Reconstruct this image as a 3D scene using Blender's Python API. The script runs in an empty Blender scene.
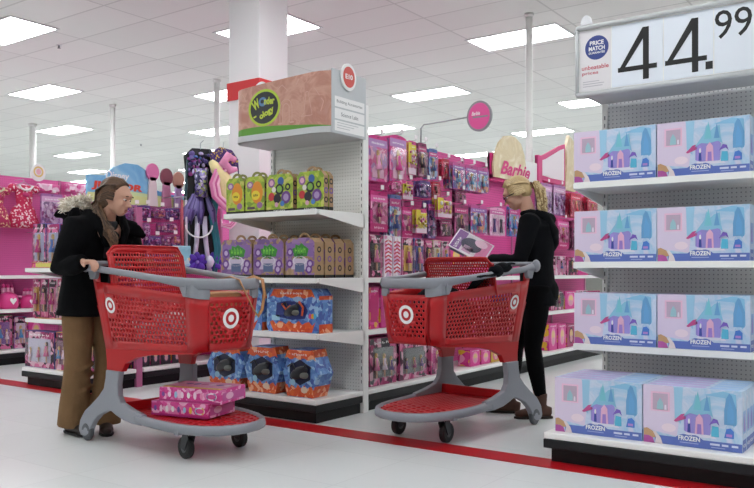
import bpy, bmesh, math, random
from mathutils import Vector, Matrix
from math import sin, cos, pi, radians, tan, atan2
random.seed(7)
S = bpy.context.scene
COL = S.collection
V = Vector

# ------------------------------------------------------------------ camera facts (used to measure real planes)
FPX, CX, YH, YAW, EYE = 795., 377., 271., radians(35.5), 1.05
def ray(px, py):
    a = (px - CX) / FPX; b = (YH - py) / FPX
    return (cos(YAW) * a - sin(YAW), sin(YAW) * a + cos(YAW), b)
def onX(px, py, X):
    r = ray(px, py); t = X / r[0]; return V((X, r[1] * t, EYE + r[2] * t))
def onY(px, py, Y):
    r = ray(px, py); t = Y / r[1]; return V((r[0] * t, Y, EYE + r[2] * t))

# ------------------------------------------------------------------ materials
def lin(h):
    h = h.lstrip('#'); c = [int(h[i:i + 2], 16) / 255 for i in (0, 2, 4)]
    return tuple((x / 12.92 if x <= .04045 else ((x + .055) / 1.055) ** 2.4) for x in c) + (1,)
_M = {}
def mat(name, col='#808080', rough=.5, metal=0, spec=.5, coat=0, noise=0, nscale=20, bump=0, bscale=60, alpha=1, emit=0):
    if name in _M: return _M[name]
    m = bpy.data.materials.new(name); m.use_nodes = True; nt = m.node_tree; N = nt.nodes; L = nt.links
    b = N['Principled BSDF']; c = lin(col)
    b.inputs['Base Color'].default_value = c; b.inputs['Roughness'].default_value = rough
    b.inputs['Metallic'].default_value = metal; b.inputs['Specular IOR Level'].default_value = spec
    b.inputs['Coat Weight'].default_value = coat; b.inputs['Alpha'].default_value = alpha
    if emit:
        b.inputs['Emission Color'].default_value = c; b.inputs['Emission Strength'].default_value = emit
    tc = N.new('ShaderNodeTexCoord')
    if noise:
        n = N.new('ShaderNodeTexNoise'); n.inputs['Scale'].default_value = nscale; n.inputs['Detail'].default_value = 4
        L.new(tc.outputs['Object'], n.inputs['Vector'])
        r = N.new('ShaderNodeMixRGB'); r.blend_type = 'MULTIPLY'; r.inputs['Color1'].default_value = c
        mr = N.new('ShaderNodeMapRange'); mr.inputs['To Min'].default_value = 1 - noise; mr.inputs['To Max'].default_value = 1 + noise
        mr.inputs['From Min'].default_value = .25; mr.inputs['From Max'].default_value = .75
        L.new(n.outputs['Fac'], mr.inputs['Value']); r.inputs['Fac'].default_value = 1
        L.new(mr.outputs['Result'], r.inputs['Color2']); L.new(r.outputs['Color'], b.inputs['Base Color'])
    if bump:
        n2 = N.new('ShaderNodeTexNoise'); n2.inputs['Scale'].default_value = bscale; n2.inputs['Detail'].default_value = 5
        L.new(tc.outputs['Object'], n2.inputs['Vector'])
        bp = N.new('ShaderNodeBump'); bp.inputs['Strength'].default_value = bump; bp.inputs['Distance'].default_value = .01
        L.new(n2.outputs['Fac'], bp.inputs['Height']); L.new(bp.outputs['Normal'], b.inputs['Normal'])
    _M[name] = m; return m
def printed(name, cols, scale=22, rough=.35, stretch=(1, 1, 1), warp=.35, smooth=0):
    """printed packaging: patches of ink in a palette"""
    if name in _M: return _M[name]
    m = mat(name, cols[0], rough); nt = m.node_tree; N = nt.nodes; L = nt.links; b = N['Principled BSDF']
    tc = N.new('ShaderNodeTexCoord'); mp = N.new('ShaderNodeMapping'); mp.inputs['Scale'].default_value = stretch
    L.new(tc.outputs['Object'], mp.inputs['Vector'])
    nz = N.new('ShaderNodeTexNoise'); nz.inputs['Scale'].default_value = scale * .5
    L.new(mp.outputs['Vector'], nz.inputs['Vector'])
    mx = N.new('ShaderNodeVectorMath'); mx.operation = 'MULTIPLY_ADD'
    mx.inputs[1].default_value = (warp * 5 / scale,) * 3
    L.new(nz.outputs['Color'], mx.inputs[0]); L.new(mp.outputs['Vector'], mx.inputs[2])
    oi = N.new('ShaderNodeObjectInfo'); ad = N.new('ShaderNodeMath'); ad.operation = 'MULTIPLY'; ad.inputs[1].default_value = 40
    L.new(oi.outputs['Random'], ad.inputs[0])
    vo = N.new('ShaderNodeTexVoronoi'); vo.voronoi_dimensions = '4D'; vo.inputs['Scale'].default_value = scale
    L.new(mx.outputs['Vector'], vo.inputs['Vector']); L.new(ad.outputs[0], vo.inputs['W'])
    sp = N.new('ShaderNodeSeparateColor'); L.new(vo.outputs['Color'], sp.inputs['Color'])
    cr = N.new('ShaderNodeValToRGB'); cr.color_ramp.interpolation = 'LINEAR' if smooth else 'CONSTANT'
    el = cr.color_ramp.elements
    while len(el) < len(cols): el.new(.5)
    for i, c in enumerate(cols):
        el[i].position = i / len(cols); el[i].color = lin(c)
    L.new(sp.outputs['Red'], cr.inputs['Fac']); L.new(cr.outputs['Color'], b.inputs['Base Color'])
    return m
def clouded(name, cols, scale=6, rough=.35):
    if name in _M: return _M[name]
    m = mat(name, cols[0], rough); nt = m.node_tree; N = nt.nodes; L = nt.links; b = N['Principled BSDF']
    tc = N.new('ShaderNodeTexCoord'); nz = N.new('ShaderNodeTexNoise'); nz.inputs['Scale'].default_value = scale
    nz.inputs['Detail'].default_value = 5; nz.inputs['Distortion'].default_value = 1.2
    L.new(tc.outputs['Object'], nz.inputs['Vector']); cr = N.new('ShaderNodeValToRGB'); el = cr.color_ramp.elements
    while len(el) < len(cols): el.new(.5)
    for i, c in enumerate(cols):
        el[i].position = .3 + .4 * i / (len(cols) - 1); el[i].color = lin(c)
    L.new(nz.outputs['Fac'], cr.inputs['Fac']); L.new(cr.outputs['Color'], b.inputs['Base Color'])
    return m
def pegboard(name, col, hole, ax, pitch=.0254, rad=.16, rough=.5):
    if name in _M: return _M[name]
    m = mat(name, col, rough); nt = m.node_tree; N = nt.nodes; L = nt.links; b = N['Principled BSDF']
    tc = N.new('ShaderNodeTexCoord'); sc = N.new('ShaderNodeVectorMath'); sc.operation = 'SCALE'; sc.inputs['Scale'].default_value = 1 / pitch
    L.new(tc.outputs['Object'], sc.inputs[0]); fr = N.new('ShaderNodeVectorMath'); fr.operation = 'FRACTION'
    L.new(sc.outputs[0], fr.inputs[0]); su = N.new('ShaderNodeVectorMath'); su.operation = 'SUBTRACT'; su.inputs[1].default_value = (.5,) * 3
    L.new(fr.outputs[0], su.inputs[0]); mu = N.new('ShaderNodeVectorMath'); mu.operation = 'MULTIPLY'
    mu.inputs[1].default_value = (1, 0, 1) if ax == 'y' else (0, 1, 1)
    L.new(su.outputs[0], mu.inputs[0]); ln = N.new('ShaderNodeVectorMath'); ln.operation = 'LENGTH'; L.new(mu.outputs[0], ln.inputs[0])
    lt = N.new('ShaderNodeMath'); lt.operation = 'LESS_THAN'; lt.inputs[1].default_value = rad; L.new(ln.outputs['Value'], lt.inputs[0])
    mx = N.new('ShaderNodeMixRGB'); mx.inputs['Color1'].default_value = lin(col); mx.inputs['Color2'].default_value = lin(hole)
    L.new(lt.outputs[0], mx.inputs['Fac']); L.new(mx.outputs['Color'], b.inputs['Base Color'])
    return m
def clear(name, tint='#ffffff', gloss=.12):
    if name in _M: return _M[name]
    m = bpy.data.materials.new(name); m.use_nodes = True; nt = m.node_tree; N = nt.nodes; L = nt.links
    N.remove(N['Principled BSDF']); o = N['Material Output']
    t = N.new('ShaderNodeBsdfTransparent'); t.inputs['Color'].default_value = lin(tint)
    g = N.new('ShaderNodeBsdfGlossy'); g.inputs['Roughness'].default_value = .12
    x = N.new('ShaderNodeMixShader'); x.inputs['Fac'].default_value = gloss
    L.new(t.outputs[0], x.inputs[1]); L.new(g.outputs[0], x.inputs[2]); L.new(x.outputs[0], o.inputs['Surface'])
    _M[name] = m; return m

# ------------------------------------------------------------------ mesh builder
_TX = {}
def glyphs(s, bold=0, shear=0):
    k = (s, bold, shear)
    if k not in _TX:
        c = bpy.data.curves.new('t', 'FONT'); c.body = s; c.size = 1; c.offset = bold; c.shear = shear; c.resolution_u = 3
        o = bpy.data.objects.new('t', c); me = o.to_mesh()
        vs = [v.co.copy() for v in me.vertices]; fs = [tuple(p.vertices) for p in me.polygons]
        o.to_mesh_clear(); bpy.data.objects.remove(o); bpy.data.curves.remove(c)
        xs = [v.x for v in vs]; ys = [v.y for v in vs]
        _TX[k] = (vs, fs, min(xs), max(xs), min(ys), max(ys))
    return _TX[k]
class Fr:
    """a flat face to print on: origin, u (viewer's right), v (up)"""
    def __init__(s, o, u, v, off=.0008): s.o = V(o); s.u = V(u).normalized(); s.v = V(v).normalized(); s.n = s.u.cross(s.v); s.off = off
    def p(s, x, y, k=1): return s.o + s.u * x + s.v * y + s.n * (k * s.off)
class MB:
    def __init__(s): s.bm = bmesh.new(); s.mats = []
    def mi(s, m):
        if m not in s.mats: s.mats.append(m)
        return s.mats.index(m)
    def f(s, pts, m, sm=False):
        try:
            fc = s.bm.faces.new([s.bm.verts.new(p) for p in pts]); fc.material_index = s.mi(m); fc.smooth = sm; return fc
        except ValueError: return None
    def add(s, verts, faces, m, sm=False):
        vs = [s.bm.verts.new(p) for p in verts]; i = s.mi(m)
        for q in faces:
            try: fc = s.bm.faces.new([vs[a] for a in q]); fc.material_index = i; fc.smooth = sm
            except ValueError: pass
        return vs
    def box(s, lo, hi, m, bev=0, R=None, seg=2):
        t = bmesh.new(); bmesh.ops.create_cube(t, size=1)
        lo = V(lo); hi = V(hi); c = (lo + hi) / 2; d = hi - lo
        for v in t.verts: v.co = V((v.co.x * d.x, v.co.y * d.y, v.co.z * d.z))
        if bev: bmesh.ops.bevel(t, geom=t.edges[:], offset=bev, segments=seg, affect='EDGES', profile=.5)
        T = Matrix.Translation(c) @ (R.to_4x4() if R else Matrix())
        t.verts.index_update()
        s.add([T @ v.co for v in t.verts], [[v.index for v in f.verts] for f in t.faces], m, False); t.free(); return s
    def prism(s, pts, d, m, bev=0, sm=False):
        """closed polygon pts (3D, planar) extruded by vector d"""
        t = bmesh.new(); d = V(d); a = [t.verts.new(p) for p in pts]; b = [t.verts.new(V(p) + d) for p in pts]; n = len(pts)
        t.faces.new(a[::-1]); t.faces.new(b)
        for i in range(n): t.faces.new((a[i], a[(i + 1) % n], b[(i + 1) % n], b[i]))
        bmesh.ops.recalc_face_normals(t, faces=t.faces[:])
        if bev: bmesh.ops.bevel(t, geom=t.edges[:], offset=bev, segments=2, affect='EDGES', profile=.5)
        t.verts.index_update()
        s.add([v.co.copy() for v in t.verts], [[v.index for v in f.verts] for f in t.faces], m, sm); t.free(); return s
    def tube(s, pts, r, m, n=8, cap=True, closed=False, ell=None, up=None):
        """sweep; r a number or list; ell = (a,b) multipliers of the section (side, up)"""
        pts = [V(p) for p in pts]; k = len(pts); rs = r if isinstance(r, (list, tuple)) else [r] * k
        ea, eb = ell or (1, 1); rings = []; prev = V(up) if up else None
        for i, p in enumerate(pts):
            if closed: t = (pts[(i + 1) % k] - pts[i - 1])
            else: t = pts[min(i + 1, k - 1)] - pts[max(i - 1, 0)]
            t.normalize()
            if prev is None: prev = V((0, 0, 1)) if abs(t.z) < .9 else V((0, 1, 0))
            a = t.cross(prev)
            if a.length < 1e-5: a = t.orthogonal()
            a.normalize(); b = a.cross(t).normalized()
            if not up: prev = b
            q = rs[i]; qa, qb = (q if isinstance(q, (tuple, list)) else (q, q))
            rings.append([p + a * (cos(2 * pi * j / n) * qa * ea) + b * (sin(2 * pi * j / n) * qb * eb) for j in range(n)])
        s.loft(rings, m, closed, cap and not closed); return s
    def loft(s, rings, m, closed=False, cap=True, sm=True):
        n = len(rings[0]); i0 = s.mi(m); vs = [[s.bm.verts.new(p) for p in r] for r in rings]; K = len(rings)
        for i in range(K if closed else K - 1):
            A = vs[i]; B = vs[(i + 1) % K]
            for j in range(n):
                f = s.bm.faces.new((A[j], A[(j + 1) % n], B[(j + 1) % n], B[j])); f.material_index = i0; f.smooth = sm
        if cap:
            for r in (vs[0][::-1], vs[-1]):
                f = s.bm.faces.new(r); f.material_index = i0
        return s
    def cyl(s, a, b, r, m, n=16, r2=None): 
        return s.tube([a, b], [r, r if r2 is None else r2], m, n)
    def ball(s, c, r, m, R=None, n=12, k=8, zcut=None):
        c = V(c); r = V((r, r, r)) if not hasattr(r, '__len__') else V(r); R = R or Matrix.Identity(3); rings = []
        for i in range(k + 1):
            ph = -pi / 2 + pi * i / k; ph = max(-pi / 2 + .02, min(pi / 2 - .02, ph))
            rings.append([c + R @ V((cos(ph) * cos(2 * pi * j / n) * r.x, cos(ph) * sin(2 * pi * j / n) * r.y, sin(ph) * r.z)) for j in range(n)])
        return s.loft(rings, m)
    # printing
    def pr(s, F, x0, y0, x1, y1, m, k=1): s.f([F.p(x0, y0, k), F.p(x1, y0, k), F.p(x1, y1, k), F.p(x0, y1, k)], m); return s
    def poly(s, F, pts, m, k=1): s.f([F.p(x, y, k) for x, y in pts], m); return s
    def el(s, F, cx, cy, rx, ry, m, k=1, n=20): return s.poly(F, [(cx + rx * cos(2 * pi * i / n), cy + ry * sin(2 * pi * i / n)) for i in range(n)], m, k)
    def ring(s, F, cx, cy, r0, r1, m, k=1, n=24, sy=1):
        for i in range(n):
            a, b = 2 * pi * i / n, 2 * pi * (i + 1) / n
            s.f([F.p(cx + r0 * cos(a), cy + sy * r0 * sin(a), k), F.p(cx + r1 * cos(a), cy + sy * r1 * sin(a), k), F.p(cx + r1 * cos(b), cy + sy * r1 * sin(b), k), F.p(cx + r0 * cos(b), cy + sy * r0 * sin(b), k)], m)
        return s
    def text(s, F, t, cx, cy, w, m, k=2, h=None, bold=.02, shear=0, rot=0, center=True):
        vs, fs, x0, x1, y0, y1 = glyphs(t, bold, shear); sx = w / (x1 - x0); sy = (h / (y1 - y0)) if h else sx
        c, q = cos(rot), sin(rot); out = []
        for v in vs:
            x = (v.x - (x0 + x1) / 2) * sx; y = (v.y - (y0 + y1) / 2) * sy
            out.append(F.p(cx + x * c - y * q, cy + x * q + y * c, k))
        s.add(out, fs, m); return s
    def build(s, name, parent=None, loc=None, rot=None, smooth=None):
        me = bpy.data.meshes.new(name); s.bm.to_mesh(me); s.bm.free()
        for m in s.mats: me.materials.append(m)
        o = bpy.data.objects.new(name, me); COL.objects.link(o)
        if parent: o.parent = parent
        if loc is not None: o.location = loc
        if rot is not None: o.rotation_euler = rot if hasattr(rot, '__len__') else (0, 0, rot)
        return o
def tag(o, label, cat, group=None, kind=None):
    if label: o['label'] = label
    if cat: o['category'] = cat
    if group: o['group'] = group
    if kind: o['kind'] = kind
    return o
def empty(name, loc, rz, label, cat, group=None):
    o = bpy.data.objects.new(name, None); COL.objects.link(o); o.location = loc; o.rotation_euler = (0, 0, rz)
    o.empty_display_size = .1
    return tag(o, label, cat, group)
_ORIG = {}
def dup(o, loc, rz, label):
    """copy a thing with its parts and sub-parts"""
    def cp(a, par):
        c = a.copy(); COL.objects.link(c); c.parent = par
        for ch in list(_KIDS.get(a.name, [])): cp(ch, c)
        return c
    c = cp(o, None); c.location = loc; c.rotation_euler = (0, 0, rz); c['label'] = label
    return c
_KIDS = {}
def kids(o): _KIDS[o.name] = [c for c in COL.objects if c.parent == o]; [kids(c) for c in _KIDS[o.name]]
def struct(mb, name): return tag(mb.build(name), None, None, kind='structure')

ORD = ['first', 'second', 'third', 'fourth', 'fifth', 'sixth', 'seventh', 'eighth', 'ninth', 'tenth', 'eleventh', 'twelfth']
WHITE = mat('white_enamel', '#f3f3f1', .35); OFFW = mat('off_white_paint', '#dcdad8', .45)
BLACKK = mat('black_kick_plate', '#141416', .45, spec=.25); DARK = mat('dark_rubber', '#1b1b1d', .55)
REDP = mat('cart_red_plastic', '#b50f18', .36, noise=.06, nscale=3); GREYP = mat('cart_grey_plastic', '#8b8d95', .45, bump=.1, bscale=200)
INKW = mat('ink_white', '#f4f4f4', .4); INKK = mat('ink_black', '#141416', .4)
def ink(h, r=.4): return mat('ink_' + h.strip('#'), h, r)
# ------------------------------------------------------------------ the building
def floor_mat():
    m = mat('floor_vinyl', '#d3d6d6', .28); nt = m.node_tree; N = nt.nodes; L = nt.links; b = N['Principled BSDF']
    tc = N.new('ShaderNodeTexCoord'); br = N.new('ShaderNodeTexBrick'); br.offset = 0; br.inputs['Scale'].default_value = 1
    br.inputs['Brick Width'].default_value = .61; br.inputs['Row Height'].default_value = .61; br.inputs['Mortar Size'].default_value = .0025
    br.inputs['Color1'].default_value = lin('#dcdfdf'); br.inputs['Color2'].default_value = lin('#d7dbdb'); br.inputs['Mortar'].default_value = lin('#c9cccc')
    L.new(tc.outputs['Object'], br.inputs['Vector']); n = N.new('ShaderNodeTexNoise'); n.inputs['Scale'].default_value = 1.1; n.inputs['Detail'].default_value = 6
    L.new(tc.outputs['Object'], n.inputs['Vector']); mr = N.new('ShaderNodeMapRange'); mr.inputs['To Min'].default_value = .93; mr.inputs['To Max'].default_value = 1.05
    L.new(n.outputs['Fac'], mr.inputs['Value']); mx = N.new('ShaderNodeMixRGB'); mx.blend_type = 'MULTIPLY'; mx.inputs['Fac'].default_value = 1
    L.new(br.outputs['Color'], mx.inputs['Color1']); L.new(mr.outputs['Result'], mx.inputs['Color2']); L.new(mx.outputs['Color'], b.inputs['Base Color'])
    b.inputs['Roughness'].default_value = .3; return m
CEIL = 4.1; TX, TY = 1.375, 4.4 / 7
def ceil_mat():
    m = mat('ceiling_tile', '#cfcbc9', .9); nt = m.node_tree; N = nt.nodes; L = nt.links; b = N['Principled BSDF']
    tc = N.new('ShaderNodeTexCoord'); mp = N.new('ShaderNodeMapping'); mp.inputs['Location'].default_value = (4.42 + TX / 2, -9.7 + TY / 2, 0)
    L.new(tc.outputs['Object'], mp.inputs['Vector']); br = N.new('ShaderNodeTexBrick'); br.offset = 0
    br.inputs['Scale'].default_value = 1; br.inputs['Brick Width'].default_value = TX; br.inputs['Row Height'].default_value = TY
    br.inputs['Mortar Size'].default_value = .014; br.inputs['Mortar Smooth'].default_value = .3
    br.inputs['Color1'].default_value = lin('#ebebe7'); br.inputs['Color2'].default_value = lin('#e4e4e0'); br.inputs['Mortar'].default_value = lin('#d0d0cc')
    L.new(mp.outputs['Vector'], br.inputs['Vector']); L.new(br.outputs['Color'], b.inputs['Base Color']); return m
struct(MB().box((-34, -8, -.1), (8, 34, 0), floor_mat()), 'floor')
struct(MB().box((-34, -8, CEIL), (8, 34, CEIL + .1), ceil_mat()), 'ceiling')
WALLM = mat('store_wall_paint', '#c4c4bf', .8, noise=.03, nscale=2)
struct(MB().box((-34.2, -8, 0), (-34, 34, CEIL), WALLM), 'wall_left')
struct(MB().box((-34, 34, 0), (8, 34.2, CEIL), WALLM), 'wall_back')
struct(MB().box((8, -8, 0), (8.2, 34, CEIL), WALLM), 'wall_right')
struct(MB().box((-34, -8.2, 0), (8, -8, CEIL), WALLM), 'wall_front')
struct(MB().box((-33.9, 27.0, 3.15), (7.9, 27.3, CEIL), WALLM), 'trim_1')
struct(MB().box((-20, 3.975, .0005), (5, 4.17, .003), mat('red_floor_tape', '#b3101c', .35, noise=.08, nscale=5)), 'trim_2')
# ceiling lights on their staggered grid
TROFF = mat('light_diffuser', '#fbfdff', .5, emit=15); TRIMW = mat('light_trim', '#dcdcdc', .5)
def light(x, y, label):
    t = empty('ceiling_light', (x, y, CEIL), 0, label, 'ceiling light', 'recessed ceiling lights')
    m = MB(); hx, hy, w = .61, .30, .03
    for lo, hi in (((-hx - w, -hy - w), (hx + w, -hy)), ((-hx - w, hy), (hx + w, hy + w)), ((-hx - w, -hy), (-hx, hy)), ((hx, -hy), (hx + w, hy))):
        m.box((lo[0], lo[1], -.012), (hi[0], hi[1], -.001), TRIMW)
    m.build('frame', t)
    MB().box((-hx, -hy, -.008), (hx, hy, -.002), TROFF).build('diffuser', t); return t
RX = ['over the far left wall', 'third aisle back', 'beyond the costume wall', 'over the left shelving', 'left of the white column', 'behind the brown header', 'over the doll aisle', 'over the price sign', 'over the near floor', 'over the right floor', 'at the right side', 'by the right wall', 'x']
SEEN = [(-4.51, 9.54), (-7.2, 11.69), (-6.96, 7.37), (-10., 9.69), (-12.88, 12.09), (-9.7, 5.5), (-12.51, 7.76), (-15.5, 10.07), (-18.56, 12.44), (-21.4, 14.7), (-9.79, 13.99), (-5.07, 13.9)]
for i in range(-3, 9):
    x = -4.42 - 2.75 * i
    for j in range(-3, 5):
        y = (9.7 if i % 2 == 0 else 7.5) + 4.4 * j
        if y < -5 or x < -27: continue
        for mx_, my_ in SEEN:
            if abs(mx_ - x) < .85 and abs(my_ - y) < 1.05: x_, y_ = mx_, my_; break
        else: x_, y_ = x, y
        light(x_, y_, 'white ceiling light, %s from the front, %s row from the left wall' % (ORD[j + 3], ORD[8 - i]))
# column and pipes
cm = MB().box((-.225, -.225, 0), (.225, .225, CEIL - .001), mat('column_paint', '#efeff0', .5), bev=.012)
o = cm.build('column', loc=(-6.06, 6.28, 0)); tag(o, None, None, kind='structure')
PIPE = mat('white_pipe_paint', '#efefed', .45)
for k, (x, y, r, lab) in enumerate([(-4.0, 8.71, .04, 'white ceiling support pole rising behind the doll aisle signs'), (-12.43, 9.07, .045, 'white support pole above the far shelves, middle of the left three'),
                               (-15.39, 9.28, .065, 'thick white support pole above the pink far wall'), (-9.45, 8.85, .045, 'white support pole just left of the big column')]):
    m = MB().cyl((0, 0, 0), (0, 0, CEIL - .002), r, PIPE, 20); m.cyl((0, 0, CEIL - .05), (0, 0, CEIL - .003), r * 1.35, PIPE, 20)
    if k == 0:
        pass
    tag(m.build('support_pole', loc=(x, y, 0)), lab, 'pole')
# sprinkler heads on the ceiling
for k, (px, py, w) in enumerate([(59, 45, 'just below the leftmost bright light'), (141, 144, 'above the blue character header')]):
    r = ray(px, py); t = (CEIL - EYE) / r[2]
    m = MB().cyl((0, 0, -.04), (0, 0, -.001), .012, mat('sprinkler_steel', '#77777a', .3, .8), 10).cyl((0, 0, -.006), (0, 0, -.001), .04, TRIMW, 14)
    m.cyl((0, 0, -.045), (0, 0, -.041), .022, mat('sprinkler_steel'), 12)
    tag(m.build('sprinkler_head', loc=(r[0] * t, r[1] * t, CEIL)), 'small sprinkler head in the ceiling ' + w, 'sprinkler')

# ------------------------------------------------------------------ shelving
def endcap(name, label, x0, x1, yf, yb, top, shelves, deck=.165, ybase=None, pale='#dddddd', hole='#8c8c8c', backcol=None, inner=0):
    """end display facing -Y. shelves: list of z. Local origin at (x0, yb)"""
    t = empty(name, (x0, yb, 0), 0, label, 'shelving'); W = x1 - x0; D = yb - yf; DB = yb - (ybase if ybase is not None else yf)
    PB = pegboard('pegboard_' + pale.strip('#') + 'y', pale, hole, 'y')
    MB().box((0.02, 0, .1), (W - .02, .02, top), PB).build('back_panel', t)
    for s in (0, W - .035):
        m = MB().box((s, -.02, 0), (s + .035, .045, top + .01), (WHITE if pale != '#d0508f' else mat('upright_pink', '#b86a92', .5)), bev=.003)
        F = Fr((s + .005, -.02, 0), (1, 0, 0), (0, 0, 1)); 
        for k in range(int((top - .25) / .05)): m.pr(F, .009, .22 + k * .05, .016, .245 + k * .05, ink('#6c6c70'))
        F = Fr((s + .035, -.02, 0), (0, 1, 0), (0, 0, 1))
        m.build('upright', t)
    # deck with coved front, kick plate below
    MB().box((-.0, -DB, deck - .035), (W, -.02, deck), WHITE, bev=.006).build('base_deck', t)
    m = MB().box((-.0, -DB - .004, deck - .085), (W + .002, -.03, deck - .036), mat('bumper_strip', '#1b1c1f', .45, spec=.3), bev=.004); m.build('bumper_strip', t)
    MB().box((.03, -DB + .04, 0), (W - .03, -.02, deck - .086), BLACKK).build('kick_plate', t)
    for z in shelves:
        m = MB().box((.01, -D, z - .03), (W - .01, -.01, z), WHITE, bev=.004)
        for s in (0, W - .012):
            m.prism([(s, -D + .01, z - .003), (s, -.005, z - .003), (s, -.005, z - .11), (s, -D + .01, z - .035)], (.012, 0, 0), WHITE)
        sh = m.build('shelf', t)
        MB().box((.012, -D - .007, z - .036), (W - .012, -D - .001, z + .001), WHITE, bev=.002).build('price_rail', sh)
    return t
def run(name, label, xb, xe, y0, y1, top, shelves, peg, hole, deck=.165, panel_top=None):
    """aisle shelving facing +X; back panel at xb, base edge at xe. Local origin (xb, y0)"""
    t = empty(name, (xb, y0, 0), 0, label, 'shelving'); D = xe - xb; Ln = y1 - y0
    PB = pegboard('pegboard_' + peg.strip('#') + 'x', peg, hole, 'x')
    MB().box((-.02, 0, .1), (0, Ln, top), PB).build('back_panel', t)
    n = max(1, round(Ln / 1.2))
    for k in range(n + 1):
        y = k * Ln / n; MB().box((-.018, y - .015, 0), (.012, y + .015, top + .005), mat('upright_pink' if peg != '#d9d9d9' else 'upr', '#b86a92', .5)).build('upright', t)
    MB().box((.0, .0, deck - .035), (D, Ln, deck), WHITE, bev=.006).build('base_deck', t)
    MB().box((0.02, 0.0, deck - .085), (D + .004, Ln, deck - .036), mat('bumper_strip'), bev=.004).build('bumper_strip', t)
    MB().box((0.02, 0.02, 0), (D - .04, Ln, deck - .086), BLACKK).build('kick_plate', t)
    for z, d, a, b in shelves:
        m = MB().box((0.013, a, z - .03), (d, b, z), WHITE, bev=.004)
        sh = m.build('shelf', t); MB().box((d + .001, a, z - .036), (d + .008, b, z + .001), WHITE, bev=.002).build('price_rail', sh)
    return t
E0 = endcap('endcap_shelving', 'white pegboard end display shelving under the big price sign', -1.793, -.57, 4.51, 5.03, 2.14, [1.571, 1.103, .622], ybase=4.09, pale='#dededf', hole='#9a9aa0')
E1 = endcap('endcap_shelving', 'white pegboard end display shelving below the brown curved header', -4.42, -3.486, 4.2, 4.735, 2.27, [1.475, 1.0, .612], ybase=4.17, pale='#ecece8', hole='#b4b4ae')
E2 = endcap('endcap_shelving', 'pink-backed low end display shelving behind the woman in the black coat', -6.93, -5.93, 4.1, 4.6, 1.62, [1.075, .615], ybase=4.07, pale='#d0508f', hole='#8a2a5a')
R1 = run('aisle_shelving', 'long pink pegboard aisle wall of dolls beside the white end display', -3.93, -3.486, 4.78, 10.3, 2.19, [(.998, .40, .02, 5.5), (.605, .41, .02, 5.5)], '#dc4f9a', '#a42a68')
R2 = run('aisle_shelving', 'pink aisle wall of small packs under the blue character header', -6.37, -5.93, 4.66, 6.02, 1.72, [(.75, .40, .02, 1.34), (.45, .41, .02, 1.34)], '#c93f86', '#8a2a5a')
R3 = run('aisle_shelving', 'pink dress-up costume wall at the far left', -8.9, -8.49, 3.2, 9.5, 2.16, [(1.0, .40, .02, 6.28), (.62, .41, .02, 6.28)], '#e067aa', '#b33b80')
# far grey back run (other side of the aisle beyond the costumes)
R4 = run('aisle_shelving', 'aisle wall behind the hanging doll costumes, beyond the column', -6.37, -5.93, 6.56, 10, 1.95, [(1.4, .38, .02, 3.42), (1.0, .40, .02, 3.42), (.6, .41, .02, 3.42)], '#8c6a8e', '#553355')
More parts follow.
